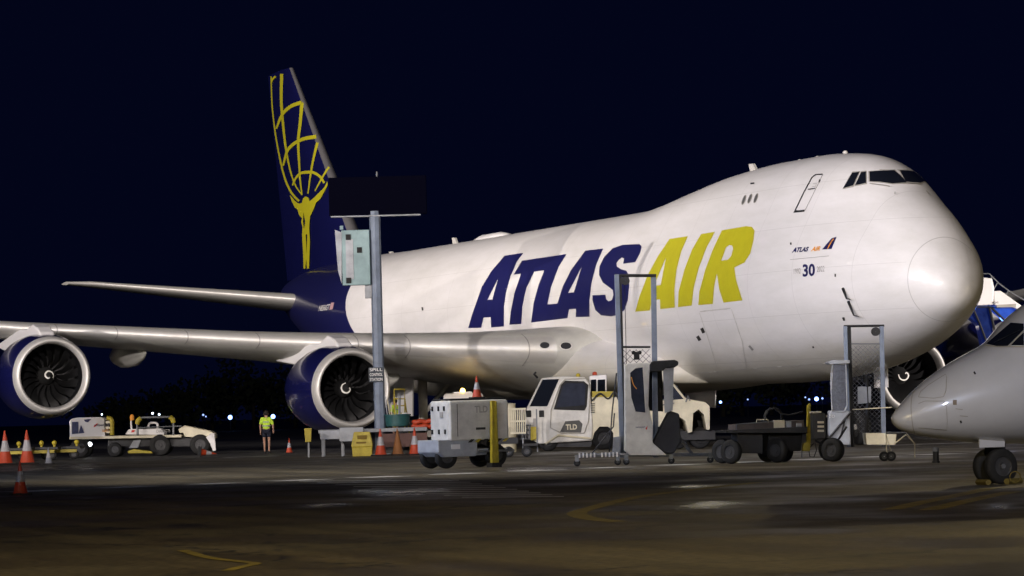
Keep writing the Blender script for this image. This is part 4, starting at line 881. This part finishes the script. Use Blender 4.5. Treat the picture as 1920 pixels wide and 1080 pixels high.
MB().prism(k([(1552, 770), (1582, 768), (1590, 772), (1592, 834), (1570, 834), (1552, 815)]), -.6, -.05).build('cab_side', m_bgrey, o, bevel=.03)
MB().prism(k([(1560, 684), (1582, 684), (1584, 760), (1578, 770), (1558, 770), (1557, 720)]), -.62, -.58).build('crinkled_window', mat('crinkled_clear_sheet', (.10, .11, .14), .12, dirt=.25, dscale=14, bump=1.0), o)
outline(f, [(1558, 683), (1583, 683), (1585, 762), (1580, 772), (1557, 772), (1555, 720)], -.62, .02, 'window_rim', m_bgrey, o)
MB().prism(k([(1622, 812), (1680, 812), (1678, 834), (1624, 834)]), -.2, .7).build('platform_box', m_cream, o, bevel=.02)
MB().prism(k([(1610, 725), (1634, 725), (1634, 755), (1610, 758)]), .0, .3).build('winch_box', m_bgrey, o, bevel=.02)
outline(f, [(1626, 705), (1628, 760), (1624, 810)], .05, .06, 'lift_ram', m_dark, o, False)
x, zz = f.k(1624, 708); MB().ball((x-.1, .02, zz), .06).ball((x+.1, .02, zz), .06).box(x-.06, x+.06, 0, .08, zz-.15, zz+.02).build('hook_block', m_black, o)
outline(f, [(1598, 768), (1672, 764)], -.1, .018, 'push_bar', m_cream, o, False)
outline(f, [(1550, 822), (1592, 772)], -.65, .035, 'brace', m_dark, o, False)
outline(f, [(1572, 820), (1580, 790)], -.62, .02, 'brace', m_dark, o, False)

f = Fr('jack_stand', 1675, 84); o = f.o
tag(o, 'three-legged steering jack stand on small twin casters under the small aircraft nose', 'jack stand')
outline(f, [(1663, 855), (1661, 812), (1672, 850)], 0, .02, 'leg', m_cream, o, False); outline(f, [(1678, 832), (1700, 815), (1716, 832)], .1, .018, 'leg', m_cream, o, False); outline(f, [(1661, 812), (1700, 812)], 0, .03, 'saddle', m_grey, o, False)
outline(f, [(1700, 812), (1716, 832), (1716, 858)], .1, .018, 'leg', m_cream, o, False)
for px in (1658, 1671): x, _ = f.k(px, 860); wheel_at('caster_wheel', (x, 0, .12), .12, .08, o, 'y')
f = Fr('ground_marker', 1745, 80); tag(f.o, 'short dark bollard-like ground marker with silver cap right of the jack stand', 'marker')
MB().lathe([(0, .09), (.04, .09), (.05, .07), (.26, .07)], axis='z', n=16, cap=True).build('post', m_dark, f.o, smooth='auto'); MB().lathe([(.262, .075), (.33, .07), (.36, .02)], axis='z', n=16, cap=True).build('cap', m_grey, f.o, smooth='auto')

# ------------------------------------------------------------------ towable trolley with junk
f = Fr('equipment_trolley', 1440, 86.5, R_(8)); o = f.o; k = f.ks
tag(o, 'low dark equipment trolley loaded with boxes, yellow drawbar folded upright', 'trolley')
MB().prism(k([(1356, 808), (1378, 806), (1510, 800), (1510, 812), (1356, 812)]), -.3, 1.1).build('deck', m_dark, o, bevel=.01)
MB().prism(k([(1382, 812), (1430, 812), (1430, 850), (1380, 850)]), .0, .8).build('side_locker', m_flap, o, bevel=.02)
MB().prism(k([(1442, 812), (1508, 812), (1505, 846), (1442, 846)]), .1, .8).build('tank', m_black, o, bevel=.03)
MB().prism(k([(1378, 796), (1450, 792), (1510, 788), (1510, 803), (1378, 807)]), .0, .9).build('load_tray', mat('dull_brown_metal', (.10, .08, .075), .7, dirt=.3), o, bevel=.01)
MB().prism(k([(1451, 788), (1471, 788), (1471, 804), (1451, 806)]), -.06, .1).build('pale_box', m_cream, o, bevel=.01)
MB().prism(k([(1474, 790), (1484, 790), (1484, 802), (1474, 803)]), -.05, .1).build('grey_box', m_bgrey, o, bevel=.01)
MB().prism(k([(1494, 794), (1504, 794), (1504, 803), (1494, 803)]), -.05, .1).build('grey_box', m_bgrey, o, bevel=.01)
outline(f, [(1379, 807), (1379, 796), (1450, 790)], -.05, .014, 'rail', m_grey, o, False)
outline(f, [(1417, 792), (1418, 787), (1439, 787), (1440, 792)], -.05, .012, 'handle', m_cream, o, False)
outline(f, [(1440, 780), (1447, 768), (1457, 766), (1470, 776), (1486, 778), (1512, 772)], .3, .025, 'cable', m_black, o, False)
x, zz = f.k(1457, 782); MB().lathe([(0, .20), (.05, .24), (.15, .24), (.2, .2)], axis='y', n=24, c=(x, .3, zz)).build('cable_reel', m_black, o, smooth='auto')
for px, py in ((1368, 866), (1455, 864)):
    for y in (-.15, .95): x, _ = f.k(px, py); wheel_at('wheel', (x, y, .30), .30, .16, o, 'y').rotation_euler = (0, 0, R_(-50))
x, _ = f.k(1486, 862); wheel_at('wheel', (x, .9, .26), .26, .14, o, 'y').rotation_euler = (0, 0, R_(-50))
MB().prism(k([(1513, 760), (1518, 756), (1520, 800), (1517, 846), (1502, 846), (1504, 832), (1511, 828)]), -.2, -.08).build('drawbar', m_dyel, o, bevel=.01)
outline(f, [(1502, 846), (1502, 858)], -.14, .015, 'drawbar_pin', m_grey, o, False)
outline(f, [(1525, 832), (1516, 842), (1518, 856), (1526, 857), (1531, 844), (1528, 830)], -.1, .012, 'safety_chain', m_dark, o)

f = Fr('air_start_cart', 1545, 85.5); o = f.o; k = f.ks
tag(o, 'narrow louvred dark cart on one large black tyre, between trolley and shorter lift', 'cart')
MB().prism(k([(1524, 774), (1548, 774), (1550, 822), (1526, 824)]), 0, .8).build('housing', m_dark, o, bevel=.02)
for i in range(3): MB().prism(k([(1533, 790+i*8), (1545, 790+i*8), (1545, 794+i*8), (1533, 794+i*8)]), -.03, -.006).build('louvre', m_cream, o)
MB().prism(k([(1521, 772), (1540, 771), (1540, 774), (1521, 775)]), -.02, .5).build('lid', m_cream, o)
flat_text('pod_text', 'POD', f.k(1528, 0)[0], f.k(1545, 0)[0], -.01, f.k(1530, 784)[1], f.k(1530, 779)[1], m_white, o)
for y in (-.1, .8): x, _ = f.k(1562, 866); wheel_at('wheel', (x, y, .29), .29, .22, o, 'y').rotation_euler = (0, 0, R_(-38))
outline(f, [(1530, 826), (1562, 843), (1590, 800)], .3, .03, 'axle_frame', m_dark, o, False)

# ------------------------------------------------------------------ belt loader at left
f = Fr('belt_loader', 265, 145); o = f.o; k = f.ks
tag(o, 'long low belt loader with white end box, yellow-ended rails and white bonnet at far left', 'belt loader')
MB().prism(k([(130, 819), (340, 815), (340, 820), (130, 824)]), 0, 1.6).build('belt_frame', m_cream, o, bevel=.01)
eb = MB().prism(k([(131, 820), (130, 790), (134, 785), (144, 783), (190, 782), (196, 785), (197, 819)]), .0, 1.5).build('end_box', m_white, o, bevel=.04)
MB().prism(k([(135, 791), (147, 791), (147, 813), (135, 814)]), -.02, -.006).build('picture_panel', mat('photo_print_blue', (.05, .06, .16), .5, dirt=.3, dscale=7), eb)
MB().prism(k([(147, 813), (152, 797), (158, 812)]), -.02, -.006).build('picture_panel', mat('photo_print_blue', (.05, .06, .16)), eb)
MB().prism(k([(157, 787), (165, 786), (171, 786), (165, 792), (160, 791)]), -.02, -.006).build('emblem', m_let, eb)
flat_text('operator_text', 'swissport', f.k(155, 0)[0], f.k(174, 0)[0], -.03, f.k(155, 801)[1], f.k(155, 796)[1], m_let, eb)
MB().prism(k([(175, 801), (180, 795), (184, 794), (179, 800)]), -.03, -.006).build('operator_emblem', m_red, eb)
flat_text('fleet_text', 'BL011', f.k(170, 0)[0], f.k(183, 0)[0], -.03, f.k(170, 811)[1], f.k(170, 806)[1], m_orange, eb)
def arc_tube(fr, pts, r, y, m, nm, par): P = [(x, y, z) for x, z in smooth_line(fr.ks(pts), 6)]; return MB().tube(P, r, 8).build(nm, m, par, smooth=True)
arc_tube(f, [(200, 784), (207, 785), (210, 792), (210, 816)], .09, 0, m_dyel, 'hood_end', o)
for py in (790, 800, 808): MB().prism(k([(198, py), (208, py), (208, py+4), (198, py+4)]), 0, .9).build('slot_panel', m_cream, o)
arc_tube(f, [(258, 817), (257, 795), (260, 786), (268, 783), (318, 782), (325, 786), (325, 816)], .045, 0, m_grey, 'guard_rail', o)
arc_tube(f, [(257, 796), (259, 788), (264, 784)], .10, -.02, m_dyel, 'rail_cap', o); arc_tube(f, [(318, 782), (324, 787), (325, 793)], .10, -.02, m_dyel, 'rail_cap', o)
outline(f, [(255, 802), (340, 799)], -.02, .025, 'guard_rail', m_grey, o, False)
MB().prism(k([(233, 815), (240, 805), (300, 803), (308, 813), (307, 816)]), .2, 1.3).build('engine_cover', m_white, o, bevel=.03)
MB().prism(k([(246, 807), (252, 806), (251, 810), (245, 811)]), .17, .19).build('operator_emblem', m_red, o)
flat_text('maker_text', 'CHARLATTE', f.k(270, 0)[0], f.k(296, 0)[0], .19, f.k(280, 812)[1], f.k(280, 806)[1], m_line, o)
arc_tube(f, [(277, 805), (277, 797), (282, 793), (290, 793), (294, 797), (294, 804)], .05, .3, m_white, 'seat_hoop', o)
outline(f, [(245, 805), (244, 786)], .3, .04, 'beacon_post', m_white, o, False)
x, zz = f.k(246, 787); MB().lathe([(zz-.03, .09), (zz+.16, .09), (zz+.22, .03)], axis='z', n=12, c=(x, .3, 0)).build('orange_beacon', m_orange, o, smooth=True)
MB().prism(k([(333, 805), (345, 798), (392, 808), (400, 812), (402, 822), (345, 819), (343, 812), (336, 812)]), .1, 1.4).build('bonnet', m_cream, o, bevel=.03)
MB().prism(k([(386, 820), (396, 812), (402, 813), (405, 845), (399, 846), (394, 832)]), -.05, .1).build('mudflap', m_white, o, bevel=.02)
MB().prism(k([(240, 846), (252, 842), (285, 846), (287, 850), (241, 850)]), -.2, .2).build('yellow_step', m_dyel, o, bevel=.02)
MB().prism(k([(242, 840), (250, 826), (264, 825), (258, 840)]), .0, .05).build('tread_plate', m_grey, o)
MB().prism(k([(200, 820), (390, 820), (390, 838), (200, 838)]), .4, 1.2).build('chassis', m_dark, o, bevel=.03)
for px, r in ((150, .40), (215, .3), (300, .44), (375, .42)):
    for y in (.1, 1.4): x, _ = f.k(px, 850); wheel_at('wheel', (x, y, r), r, .26, o, 'y')
x, zz = f.k(168, 833); MB().ball((x, .1, zz), .09, 8).build('work_lamp', mat('lit_white_lamp', (.9, .95, 1), .4, dirt=0, emit=9), o)

# baggage dollies on the far left
for i, px in enumerate((12, 62, 104)):
    f = Fr('baggage_dolly', px, 138+i); o = f.o
    tag(o, ('low baggage dolly with yellow posts, cut by the left picture edge', 'low baggage dolly with yellow posts behind the tall cones', 'low baggage dolly with yellow posts nearest the belt loader')[i], 'dolly', 'low baggage dollies at far left')
    MB().box(-.42*2.0, .42*2.0, 0, 1.5, .42, .52).build('deck', m_dark, o, bevel=.01)
    for x in (-.7, .7):
        MB().tube([(x, .05, .5), (x, .05, .66)], .05, 8).ball((x, .05, .68), .10, 8).build('corner_post', m_dyel, o, smooth='auto'); wheel_at('wheel', (x*.8, .2, .2), .2, .12, o, 'y')
    MB().box(-.7, .7, .0, .04, .28, .40).build('side_rail', m_dyel, o)

# ------------------------------------------------------------------ yellow steps beside the engine
f = Fr('maintenance_steps', 752, 128.5); o = f.o; k = f.ks
tag(o, 'yellow tubular maintenance steps beside the blue engine', 'steps')
outline(f, [(739, 748), (739, 730), (758, 730), (759, 748)], 0, .03, 'hand_rail', m_dyel, o)
for a, b in (((739, 748), (741, 805)), ((759, 748), (759, 805)), ((759, 750), (768, 815))): outline(f, [a, b], 0, .028, 'upright', m_dyel, o, False)
for i, py in enumerate((762, 776, 790)): MB().box(f.k(741, py)[0], f.k(760, py)[0], -.05, .35, f.k(750, py)[1], f.k(750, py)[1]+.04).build('step', m_dyel, o)
x, zz = f.k(757, 797); MB().box(x-.05, x+.14, -.2, -.18, zz, zz+.45).build('white_notice', m_white, o)
for a in (.0, .35): MB().tube([(f.k(768, 815)[0], a, f.k(768, 815)[1]), (f.k(769, 840)[0], a, 0.0)], .028, 6).build('leg', m_dyel, o)

# ------------------------------------------------------------------ people
def skin_mesh(name, verts, edges, radii, m, parent, sub=2):
    me = bpy.data.meshes.new(name); me.from_pydata(verts, edges, []); me.materials.append(m)
    o = bpy.data.objects.new(name, me); link(o, parent)
    sk = o.modifiers.new('skin', 'SKIN'); sk.use_smooth_shade = True
    for v, r in zip(me.skin_vertices[0].data, radii): v.radius = (r if isinstance(r, tuple) else (r, r)); v.use_root = False
    me.skin_vertices[0].data[0].use_root = True
    ss = o.modifiers.new('s', 'SUBSURF'); ss.levels = sub; ss.render_levels = sub
    return o
def person(px, D, label, stride=.12, z=0, rz=0, scale=1.0, arm=0):
    P = gdepth(px, D); o = skin_root = None
    # joints: x left-right, y away from camera, z up
    J = dict(pel=(0, 0, .96), spine=(0, .0, 1.12), chest=(0, .01, 1.33), neck=(0, 0, 1.50), head=(0, .01, 1.60), crown=(0, .015, 1.72),
             shL=(-.18, .0, 1.43), elL=(-.25, .03, 1.16), wrL=(-.24, -.06, .93), haL=(-.235, -.09, .85), shR=(.18, 0, 1.43), elR=(.27, .02, 1.17), wrR=(.29, -.08-arm, .96+arm), haR=(.295, -.12-arm, .89+arm),
             hiL=(-.10, 0, .92), knL=(-.10, stride*.6, .50), anL=(-.09, stride*.4, .09), toL=(-.10, stride*.4+.15, .035), hiR=(.10, 0, .92), knR=(.10, -stride*.2, .50), anR=(.10, -stride, .10), toR=(.11, -stride+.14, .035))
    names = list(J); E_ = [('pel', 'spine'), ('spine', 'chest'), ('chest', 'neck'), ('neck', 'head'), ('head', 'crown'), ('chest', 'shL'), ('shL', 'elL'), ('elL', 'wrL'), ('wrL', 'haL'), ('chest', 'shR'), ('shR', 'elR'), ('elR', 'wrR'), ('wrR', 'haR'),
                            ('pel', 'hiL'), ('hiL', 'knL'), ('knL', 'anL'), ('anL', 'toL'), ('pel', 'hiR'), ('hiR', 'knR'), ('knR', 'anR'), ('anR', 'toR')]
    rad = dict(pel=(.15, .10), spine=(.13, .095), chest=(.155, .105), neck=.055, head=.095, crown=.075, shL=.06, elL=.042, wrL=.028, haL=.036, shR=.06, elR=.042, wrR=.028, haR=.036, hiL=.085, knL=.055, anL=.038, toL=.035, hiR=.085, knR=.055, anR=.038, toR=.035)
    V = [J[n] for n in names]; R = [rad[n] for n in names]; EE = [(names.index(a), names.index(b)) for a, b in E_]
    for h, wr in (('haL', 'wrL'), ('haR', 'wrR')):          # five short fingers
        hx, hy, hz = J[h]
        for i, (dx, dy, dz) in enumerate(((-.0, -.028, -.075), (.0, -.01, -.085), (0, .01, -.08), (0, .026, -.065), (.0, -.05, -.02))):
            V.append((hx+dx, hy+dy, hz+dz)); R.append(.010); EE.append((names.index(h), len(V)-1))
    body = skin_mesh('person', V, EE, R, m_skin, None); body.location = (P[0], P[1], z); body.rotation_euler = (0, 0, RZ+rz); body.scale = (scale,)*3
    tag(body, label, 'person')
    for zz_ in (1.12, 1.28): MB().lathe([(zz_, .185), (zz_+.045, .185)], axis='z', n=18).build('reflective_band', m_refl, body, smooth=True).scale = (1, .73, 1)
    sub = ['spine', 'chest', 'pel', 'shL', 'elL', 'shR', 'elR', 'neck']
    Js = dict(J); Js['elL'] = tuple(np.array(J['shL'])*.1+np.array(J['elL'])*.9); Js['neck'] = (0, 0, 1.47)
    skin_mesh('hi_vis_shirt', [Js[n] for n in ('pel', 'spine', 'chest', 'neck', 'shL', 'elL', 'shR', 'elR')], [(0, 1), (1, 2), (2, 3), (2, 4), (4, 5), (2, 6), (6, 7)], [(.175, .125), (.165, .125), (.19, .13), .07, .085, .07, .085, .07], m_hv, body)
    m1, m2 = [tuple(np.array(J[a])*.35+np.array(J[b])*.65) for a, b in (('hiL', 'knL'), ('hiR', 'knR'))]
    skin_mesh('shorts', [(0, 0, .97), J['hiL'], m1, J['hiR'], m2], [(0, 1), (1, 2), (0, 3), (3, 4)], [(.165, .115), .11, .095, .11, .095], m_navcl, body)
    MB().ball((0, .0, 1.665), .108, 12, 1.1).build('hair', m_hair, body, smooth=True)
    for sx_ in (-1, 1): MB().ball((sx_*.092, -.0, 1.63), .022, 6, 1.3).build('ear', m_skin, body, smooth=True)
    fy = .095
    for sx_ in (-1, 1): MB().ball((sx_*.034, fy+.002, 1.645), .012, 6).build('eye', m_refl, body, smooth=True)
    MB().ball((0, fy+.02, 1.615), .018, 6, 1.2).build('nose', m_skin, body, smooth=True)
    for n_ in ('L', 'R'):
        a, t = J['an'+n_], J['to'+n_]; MB().tube([(a[0], a[1]-.06, .05), (a[0], a[1], .055), (t[0], t[1]-.02, .045), (t[0], t[1]+.05, .035)], [.035, .052, .05, .03], 10).build('shoe', m_black, body, smooth=True)
    return body
person(493, 142, 'person in yellow high visibility shirt and dark shorts walking away, near the apron edge', stride=.1, scale=.98)
person(735, 130, 'person in high visibility shirt standing by the yellow steps behind the engine', stride=.03, z=.45, rz=R_(60), scale=.9)

# ------------------------------------------------------------------ boarding stairs at the far right
f = Fr('boarding_stairs', 1880, 128); o = f.o; k = f.ks
tag(o, 'white mobile boarding stairs with blue-lit glass sides behind the aircraft nose', 'boarding stairs')
MB().prism(k([(1818, 574), (1822, 545), (1838, 520), (1862, 522), (1866, 540), (1864, 572)]), 0, 1.6).build('platform_hood', m_white, o, bevel=.05)
MB().prism(k([(1866, 546), (1878, 545), (1920, 575), (1990, 640), (1990, 660), (1960, 640), (1906, 578), (1866, 572)]), .1, 1.5).build('stair_side', m_white, o, bevel=.03)
MB().prism(k([(1870, 572), (1906, 570), (1906, 576), (1870, 577)]), -.04, .08).build('canopy_edge', m_frame, o)
MB().prism(k([(1862, 577), (1905, 578), (1960, 640), (1930, 640), (1892, 604)]), .3, 1.2).build('side_glass', mat('blue_lit_glass', (.02, .06, .25), .1, dirt=.4, dscale=2.5, emit=.32, ecol=(.04, .13, 1)), o)
MB().prism(k([(1818, 577), (1858, 577), (1868, 640), (1846, 648), (1838, 610), (1816, 590)]), .3, 1.2).build('lower_glass', mat('dim_blue_glass', (.01, .02, .08), .08, dirt=.4, dscale=3, emit=.05, ecol=(.05, .12, 1)), o)
outline(f, [(1858, 577), (1872, 640)], .2, .05, 'glass_frame', m_dark, o, False); outline(f, [(1862, 577), (1935, 650)], .2, .05, 'glass_frame', m_dark, o, False)
outline(f, [(1828, 580), (1840, 608), (1852, 640)], .2, .04, 'glass_frame', m_dark, o, False)
for a, b in (((1866, 542), (1882, 532)), ((1884, 556), (1898, 546)), ((1902, 570), (1916, 562))): pass
outline(f, [(1846, 522), (1846, 512), (1862, 512), (1880, 530), (1900, 545), (1935, 566)], .8, .025, 'hand_rail', m_grey, o, False)
for p in ((1866, 517, 1869, 540), (1878, 528, 1870, 542), (1898, 544, 1890, 556)): outline(f, [(p[0], p[1]), (p[2], p[3])], .8, .022, 'rail_post', m_grey, o, False)
flat_text('unit_text', 'NO-45', f.k(1846, 0)[0], f.k(1858, 0)[0], -.01, f.k(1850, 570)[1], f.k(1850, 566)[1], m_dark, o)
MB().prism(k([(1840, 650), (1990, 650), (1990, 760), (1850, 760)]), .3, 1.4).build('vehicle_body', m_dark, o, bevel=.05)
for px in (1862, 1960): x, _ = f.k(px, 0); wheel_at('wheel', (x, .4, .42), .42, .28, o, 'y'); wheel_at('wheel', (x, 1.5, .42), .42, .28, o, 'y')
l = bpy.data.lights.new('stair_lamp', 'POINT'); l.energy = 25; l.color = (.1, .25, 1); l.shadow_soft_size = .15
lo = bpy.data.objects.new('stair_lamp', l); COL.objects.link(lo); q = f.k(1880, 575); lo.location = Vector(f.P)+Vector((Rv[0]*q[0], Rv[1]*q[0], q[1]))+Vector((Fv[0]*1.35, Fv[1]*1.35, -.6))

# ------------------------------------------------------------------ small aircraft nose at right
D0 = 58.6; base = gdepth(1855, D0); sc = FPX/D0
sab = empty('commuter_airplane', tuple(base), RZ+R_(26))
tag(sab, 'pale commuter airplane with pointed nose on twin nose wheels, cut by the right edge', 'airplane')
# local x aft, z up; nose tip at x=-1.95 (nose wheels at x=0)
SS = np.array([(-1.97, 1.16, 1.10, .03), (-1.94, 1.22, 1.04, .10), (-1.85, 1.30, .97, .19), (-1.6, 1.52, .88, .34), (-1.2, 1.80, .80, .52), (-.7, 2.07, .73, .70), (-.1, 2.33, .68, .86), (.12, 2.46, .67, .90), (.4, 2.72, .66, .96), (.65, 2.92, .65, 1.01), (1.05, 3.12, .65, 1.08), (1.5, 3.2, .65, 1.13), (2.2, 3.22, .65, 1.155), (12, 3.22, .65, 1.155)])
mb = MB(); rs = []
for x in np.r_[-1.97, -1.96, np.linspace(-1.94, 1.6, 46), np.linspace(1.8, 12, 16)]:
    tp, bt, W_ = [pchip(SS[:, 0], SS[:, i], x) for i in (1, 2, 3)]; c = bt+(tp-bt)*.48; hu, hl = tp-c, c-bt
    rs.append([(x, W_*math.sin(t), c+(hu if math.cos(t) > 0 else hl)*math.cos(t)) for t in np.linspace(0, 2*math.pi, 49)[:-1]])
m_sab = mat('pale_grey_aircraft_paint', (.56, .57, .62), .3, dirt=.05, dscale=1.2, coat=1)
m_sab.node_tree.nodes['Principled BSDF'].inputs['Coat Roughness'].default_value = .04
sf = mb.rings(rs).build('fuselage', m_sab, sab, smooth=True)
Ms = Matrix.Translation(Vector(base)) @ Matrix.Rotation(RZ+R_(26), 4, 'Z'); Mi = Ms.inverted()
BS = BVHTree.FromPolygons([Ms @ v.co for v in sf.data.vertices], [p.vertices[:] for p in sf.data.polygons])
def wraps(name, pts, m, off=.006, step=4, closed=True):
    o = wrap(name, [pts], m, BS, None, step, off)
    for v in o.data.vertices: v.co = Mi @ v.co
    o.parent = sab; return o
def z6(pts): return z1(pts, 1600, 480, 2.4545)
wraps('radome_seam', z6(stroke([(290, 610), (272, 640), (266, 700), (275, 790), (282, 815)], 3, 5)), m_line)
for q in ([(300, 650), (310, 625), (345, 595), (400, 560), (425, 545), (430, 560), (426, 620), (415, 648), (370, 655), (300, 650)], [(300, 680), (330, 668), (415, 668), (428, 690), (432, 760), (430, 800), (300, 790)]):
    wraps('panel_seam', z6(stroke(q, 2.4, 1)), m_line)
wraps('sensor_plate', z6([(458, 662), (476, 662), (476, 685), (458, 685)]), mat('brown_sensor', (.2, .15, .1), .5))
for q in ([(555, 533), (562, 545)], [(492, 757), (497, 768)]): wraps('static_port', z6(stroke(q, 8, 1)), m_dark)
for q in ([(470, 703), (503, 707)], [(490, 735), (527, 738)]): wraps('stencil_text', z6(stroke(q, 3, 1)), m_line)
wraps('cockpit_window', z6([(612, 405), (725, 308), (785, 312), (785, 340), (712, 415), (660, 416)]), m_glass, .008)
wraps('cockpit_window', z6([(722, 412), (785, 352), (785, 412)]), m_glass, .008)
wraps('window_frame', z6(stroke([(785, 346), (717, 418)], 6, 1)), m_frame, .014)
wraps('window_frame', z6(stroke([(606, 412), (660, 420), (715, 420), (790, 420)], 5, 1)), m_frame, .014)
wraps('wiper', z6(stroke([(650, 405), (770, 345)], 2.5, 1)), m_dark, .03)
gl = MB().tube([(0, 0, .85), (0, 0, .30)], .05, 12).tube([(0, -.26, .30), (0, .26, .30)], .04, 10).tube([(.0, 0, .8), (.35, 0, .75)], .04, 8).build('nose_gear_leg', m_grey, sab, smooth='auto')
MB().prism([(-.12, .42), (.14, .42), (.16, .8), (-.12, .8)], -.12, .12).build('gear_fork', m_dark, sab, bevel=.02)
for y in (-.17, .17): wheel_at('wheel', (0, y, .30), .30, .17, gl, 'y')
MB().box(-.48, .02, -.28, -.26, .62, .80).build('gear_door', m_sab, sab)
tag(MB().tube([tuple(gdepth(1842, 57.9)+np.array([0, 0, .05])), tuple(gdepth(1822, 58.4)+np.array([0, 0, .05]))], .05, 6).build('wheel_chock', mat('grimy_yellow_rubber', (.16, .12, .02), .7, dirt=.3)), 'yellow wheel chock left of the small aircraft nose wheel', 'wheel chock', 'wheel chocks at the small aircraft')
tag(MB().tube([tuple(gdepth(1876, 57.9)+np.array([0, 0, .055])), tuple(gdepth(1902, 58.3)+np.array([0, 0, .055]))], .055, 6).tube([tuple(gdepth(1892+10*math.cos(t), 57.8)+np.array([0, 0, .13+.09*math.sin(t)])) for t in np.linspace(0, 6.28, 16)], .01, 5).build('wheel_chock', mat('grimy_yellow_rubber', (.16, .12, .02))), 'yellow wheel chock with rope loop right of the small aircraft nose wheel', 'wheel chock', 'wheel chocks at the small aircraft')

# ------------------------------------------------------------------ far trees and lights
m_leaf = mat('dark_foliage', (.035, .045, .02), .8, dirt=.2); m_bark = mat('bark', (.05, .04, .03), .9)
def tree(px, D, h, wd, sd, label):
    r = random.Random(sd); P = gdepth(px, D); t = empty('broadleaf_tree', tuple(P)); tag(t, label, 'tree', 'dark trees beyond the apron')
    tr = MB().tube([(0, 0, 0), (.1, 0, h*.3), (0, .1, h*.6)], [.3, .22, .08], 7)
    for i in range(5):
        a = r.uniform(0, 6.28); tr.tube([(0, 0, h*r.uniform(.25, .45)), (wd*.35*math.cos(a), wd*.35*math.sin(a), h*r.uniform(.55, .75))], [.12, .04], 5)
    tr.build('trunk', m_bark, t)
    mb = MB(); cl = [(r.gauss(0, wd*.28), r.gauss(0, wd*.28), h*r.uniform(.32, .92), r.uniform(.12, .22)*wd) for _ in range(16)]
    for cx, cy, cz, cr in cl:
        for _ in range(42):
            v = Vector((r.gauss(0, 1), r.gauss(0, 1), r.gauss(0, 1))).normalized()*cr*r.uniform(.6, 1.1); c = Vector((cx, cy, cz))+v; s_ = r.uniform(.18, .38)
            u = Vector((r.gauss(0, 1), r.gauss(0, 1), r.gauss(0, 1))).normalized()*s_; w_ = u.cross(Vector((r.gauss(0, 1), r.gauss(0, 1), r.gauss(0, 1)))).normalized()*s_
            mb.add([c-u, c+w_, c+u, c-w_], [(0, 1, 2, 3)])
    mb.build('crown', m_leaf, t); return t
TR = [(318, 5.0, 9), (352, 6.2, 10), (392, 7.0, 9), (432, 8.2, 10), (470, 9.2, 11), (508, 7.6, 10), (548, 6.5, 9), (205, 4.2, 9), (255, 4.4, 10), (1385, 7, 10), (1440, 8, 11), (1500, 7.5, 10), (1350, 6.2, 9)]
side = ['small low', 'rounded', 'mid-sized rounded', 'broad', 'tallest broad', 'broad sloping', 'lower rounded', 'low spreading', 'low wide', 'dim rounded', 'dim broad', 'dim mid-sized', 'dim small']
whr = ['left of the twin distant lights column under the wing', 'behind the belt loader bonnet', 'just right of the belt loader bonnet', 'above the bright bluish lamp', 'behind the walking person', 'right of the walking person', 'beside the blue engine cowl', 'behind the belt loader end box', 'behind the belt loader rails', 'behind the trolley front, under the fuselage', 'behind the trolley middle, under the fuselage', 'behind the louvred cart, under the fuselage', 'right of the tow tractor, under the fuselage']
for i, (px, h, wd) in enumerate(TR): tree(px, 470+15*(i % 4), h, wd, 50+i, side[i]+' dark tree '+whr[i])
m_lw = mat('distant_lamp_white', (.8, .9, 1), .4, dirt=0, emit=5, ecol=(.7, .82, 1)); m_lb = mat('distant_lamp_blue', (.3, .5, 1), .4, dirt=0, emit=6, ecol=(.22, .4, 1)); m_ld = mat('distant_lamp_dim', (.3, .5, 1), .4, dirt=0, emit=1.6, ecol=(.35, .5, 1))
LT = [(191, 777, 1.6, m_lw, 'small white lamp above the belt loader end box'), (286, 775, 2.2, m_lw, 'left of two close lamps above the belt loader rails'), (298.5, 777, 2.0, m_lw, 'right of two close lamps above the belt loader rails'), (381, 778, 2, m_ld, 'dim bluish lamp left of the bright one'), (386, 781, 1.4, m_ld, 'faintest lamp beside the dim bluish lamp'), (431.5, 782.6, 4.2, m_lb, 'bright bluish lamp between belt loader and walking person'), (512, 781, 4.2, m_lb, 'bright bluish lamp beside the walking person'),
      (1351, 754, 2.6, m_lb, 'bluish lamp right of the tow tractor'), (1402, 749, 1.5, m_ld, 'dim lamp above the trolley front'), (1531, 748, 4, m_lb, 'brightest blue lamp above the louvred cart'), (1517, 749, 2, m_ld, 'dim lamp just left of the brightest blue lamp'), (1542, 747, 2, m_ld, 'dim lamp just right of the brightest blue lamp'), (1510, 745, 1.5, m_ld, 'faint lamp leftmost of the blue cluster')]
for px, py, r, m, lb in LT:
    D = 430; P = CP+Fv*D+R2*(px-960)/FPX*D-U2*(py-540)/FPX*D; t = empty('distant_lamp', (P[0], P[1], 0)); tag(t, lb+', far away', 'lamp', 'distant lamps on the horizon')
    MB().ball((0, 0, P[2]), r/(FPX/D)*1.0, 10).build('lamp_head', m, t, smooth=True); MB().tube([(0, 0, 0), (0, 0, P[2]-.1)], .07, 6).build('lamp_post', m_dark, t)
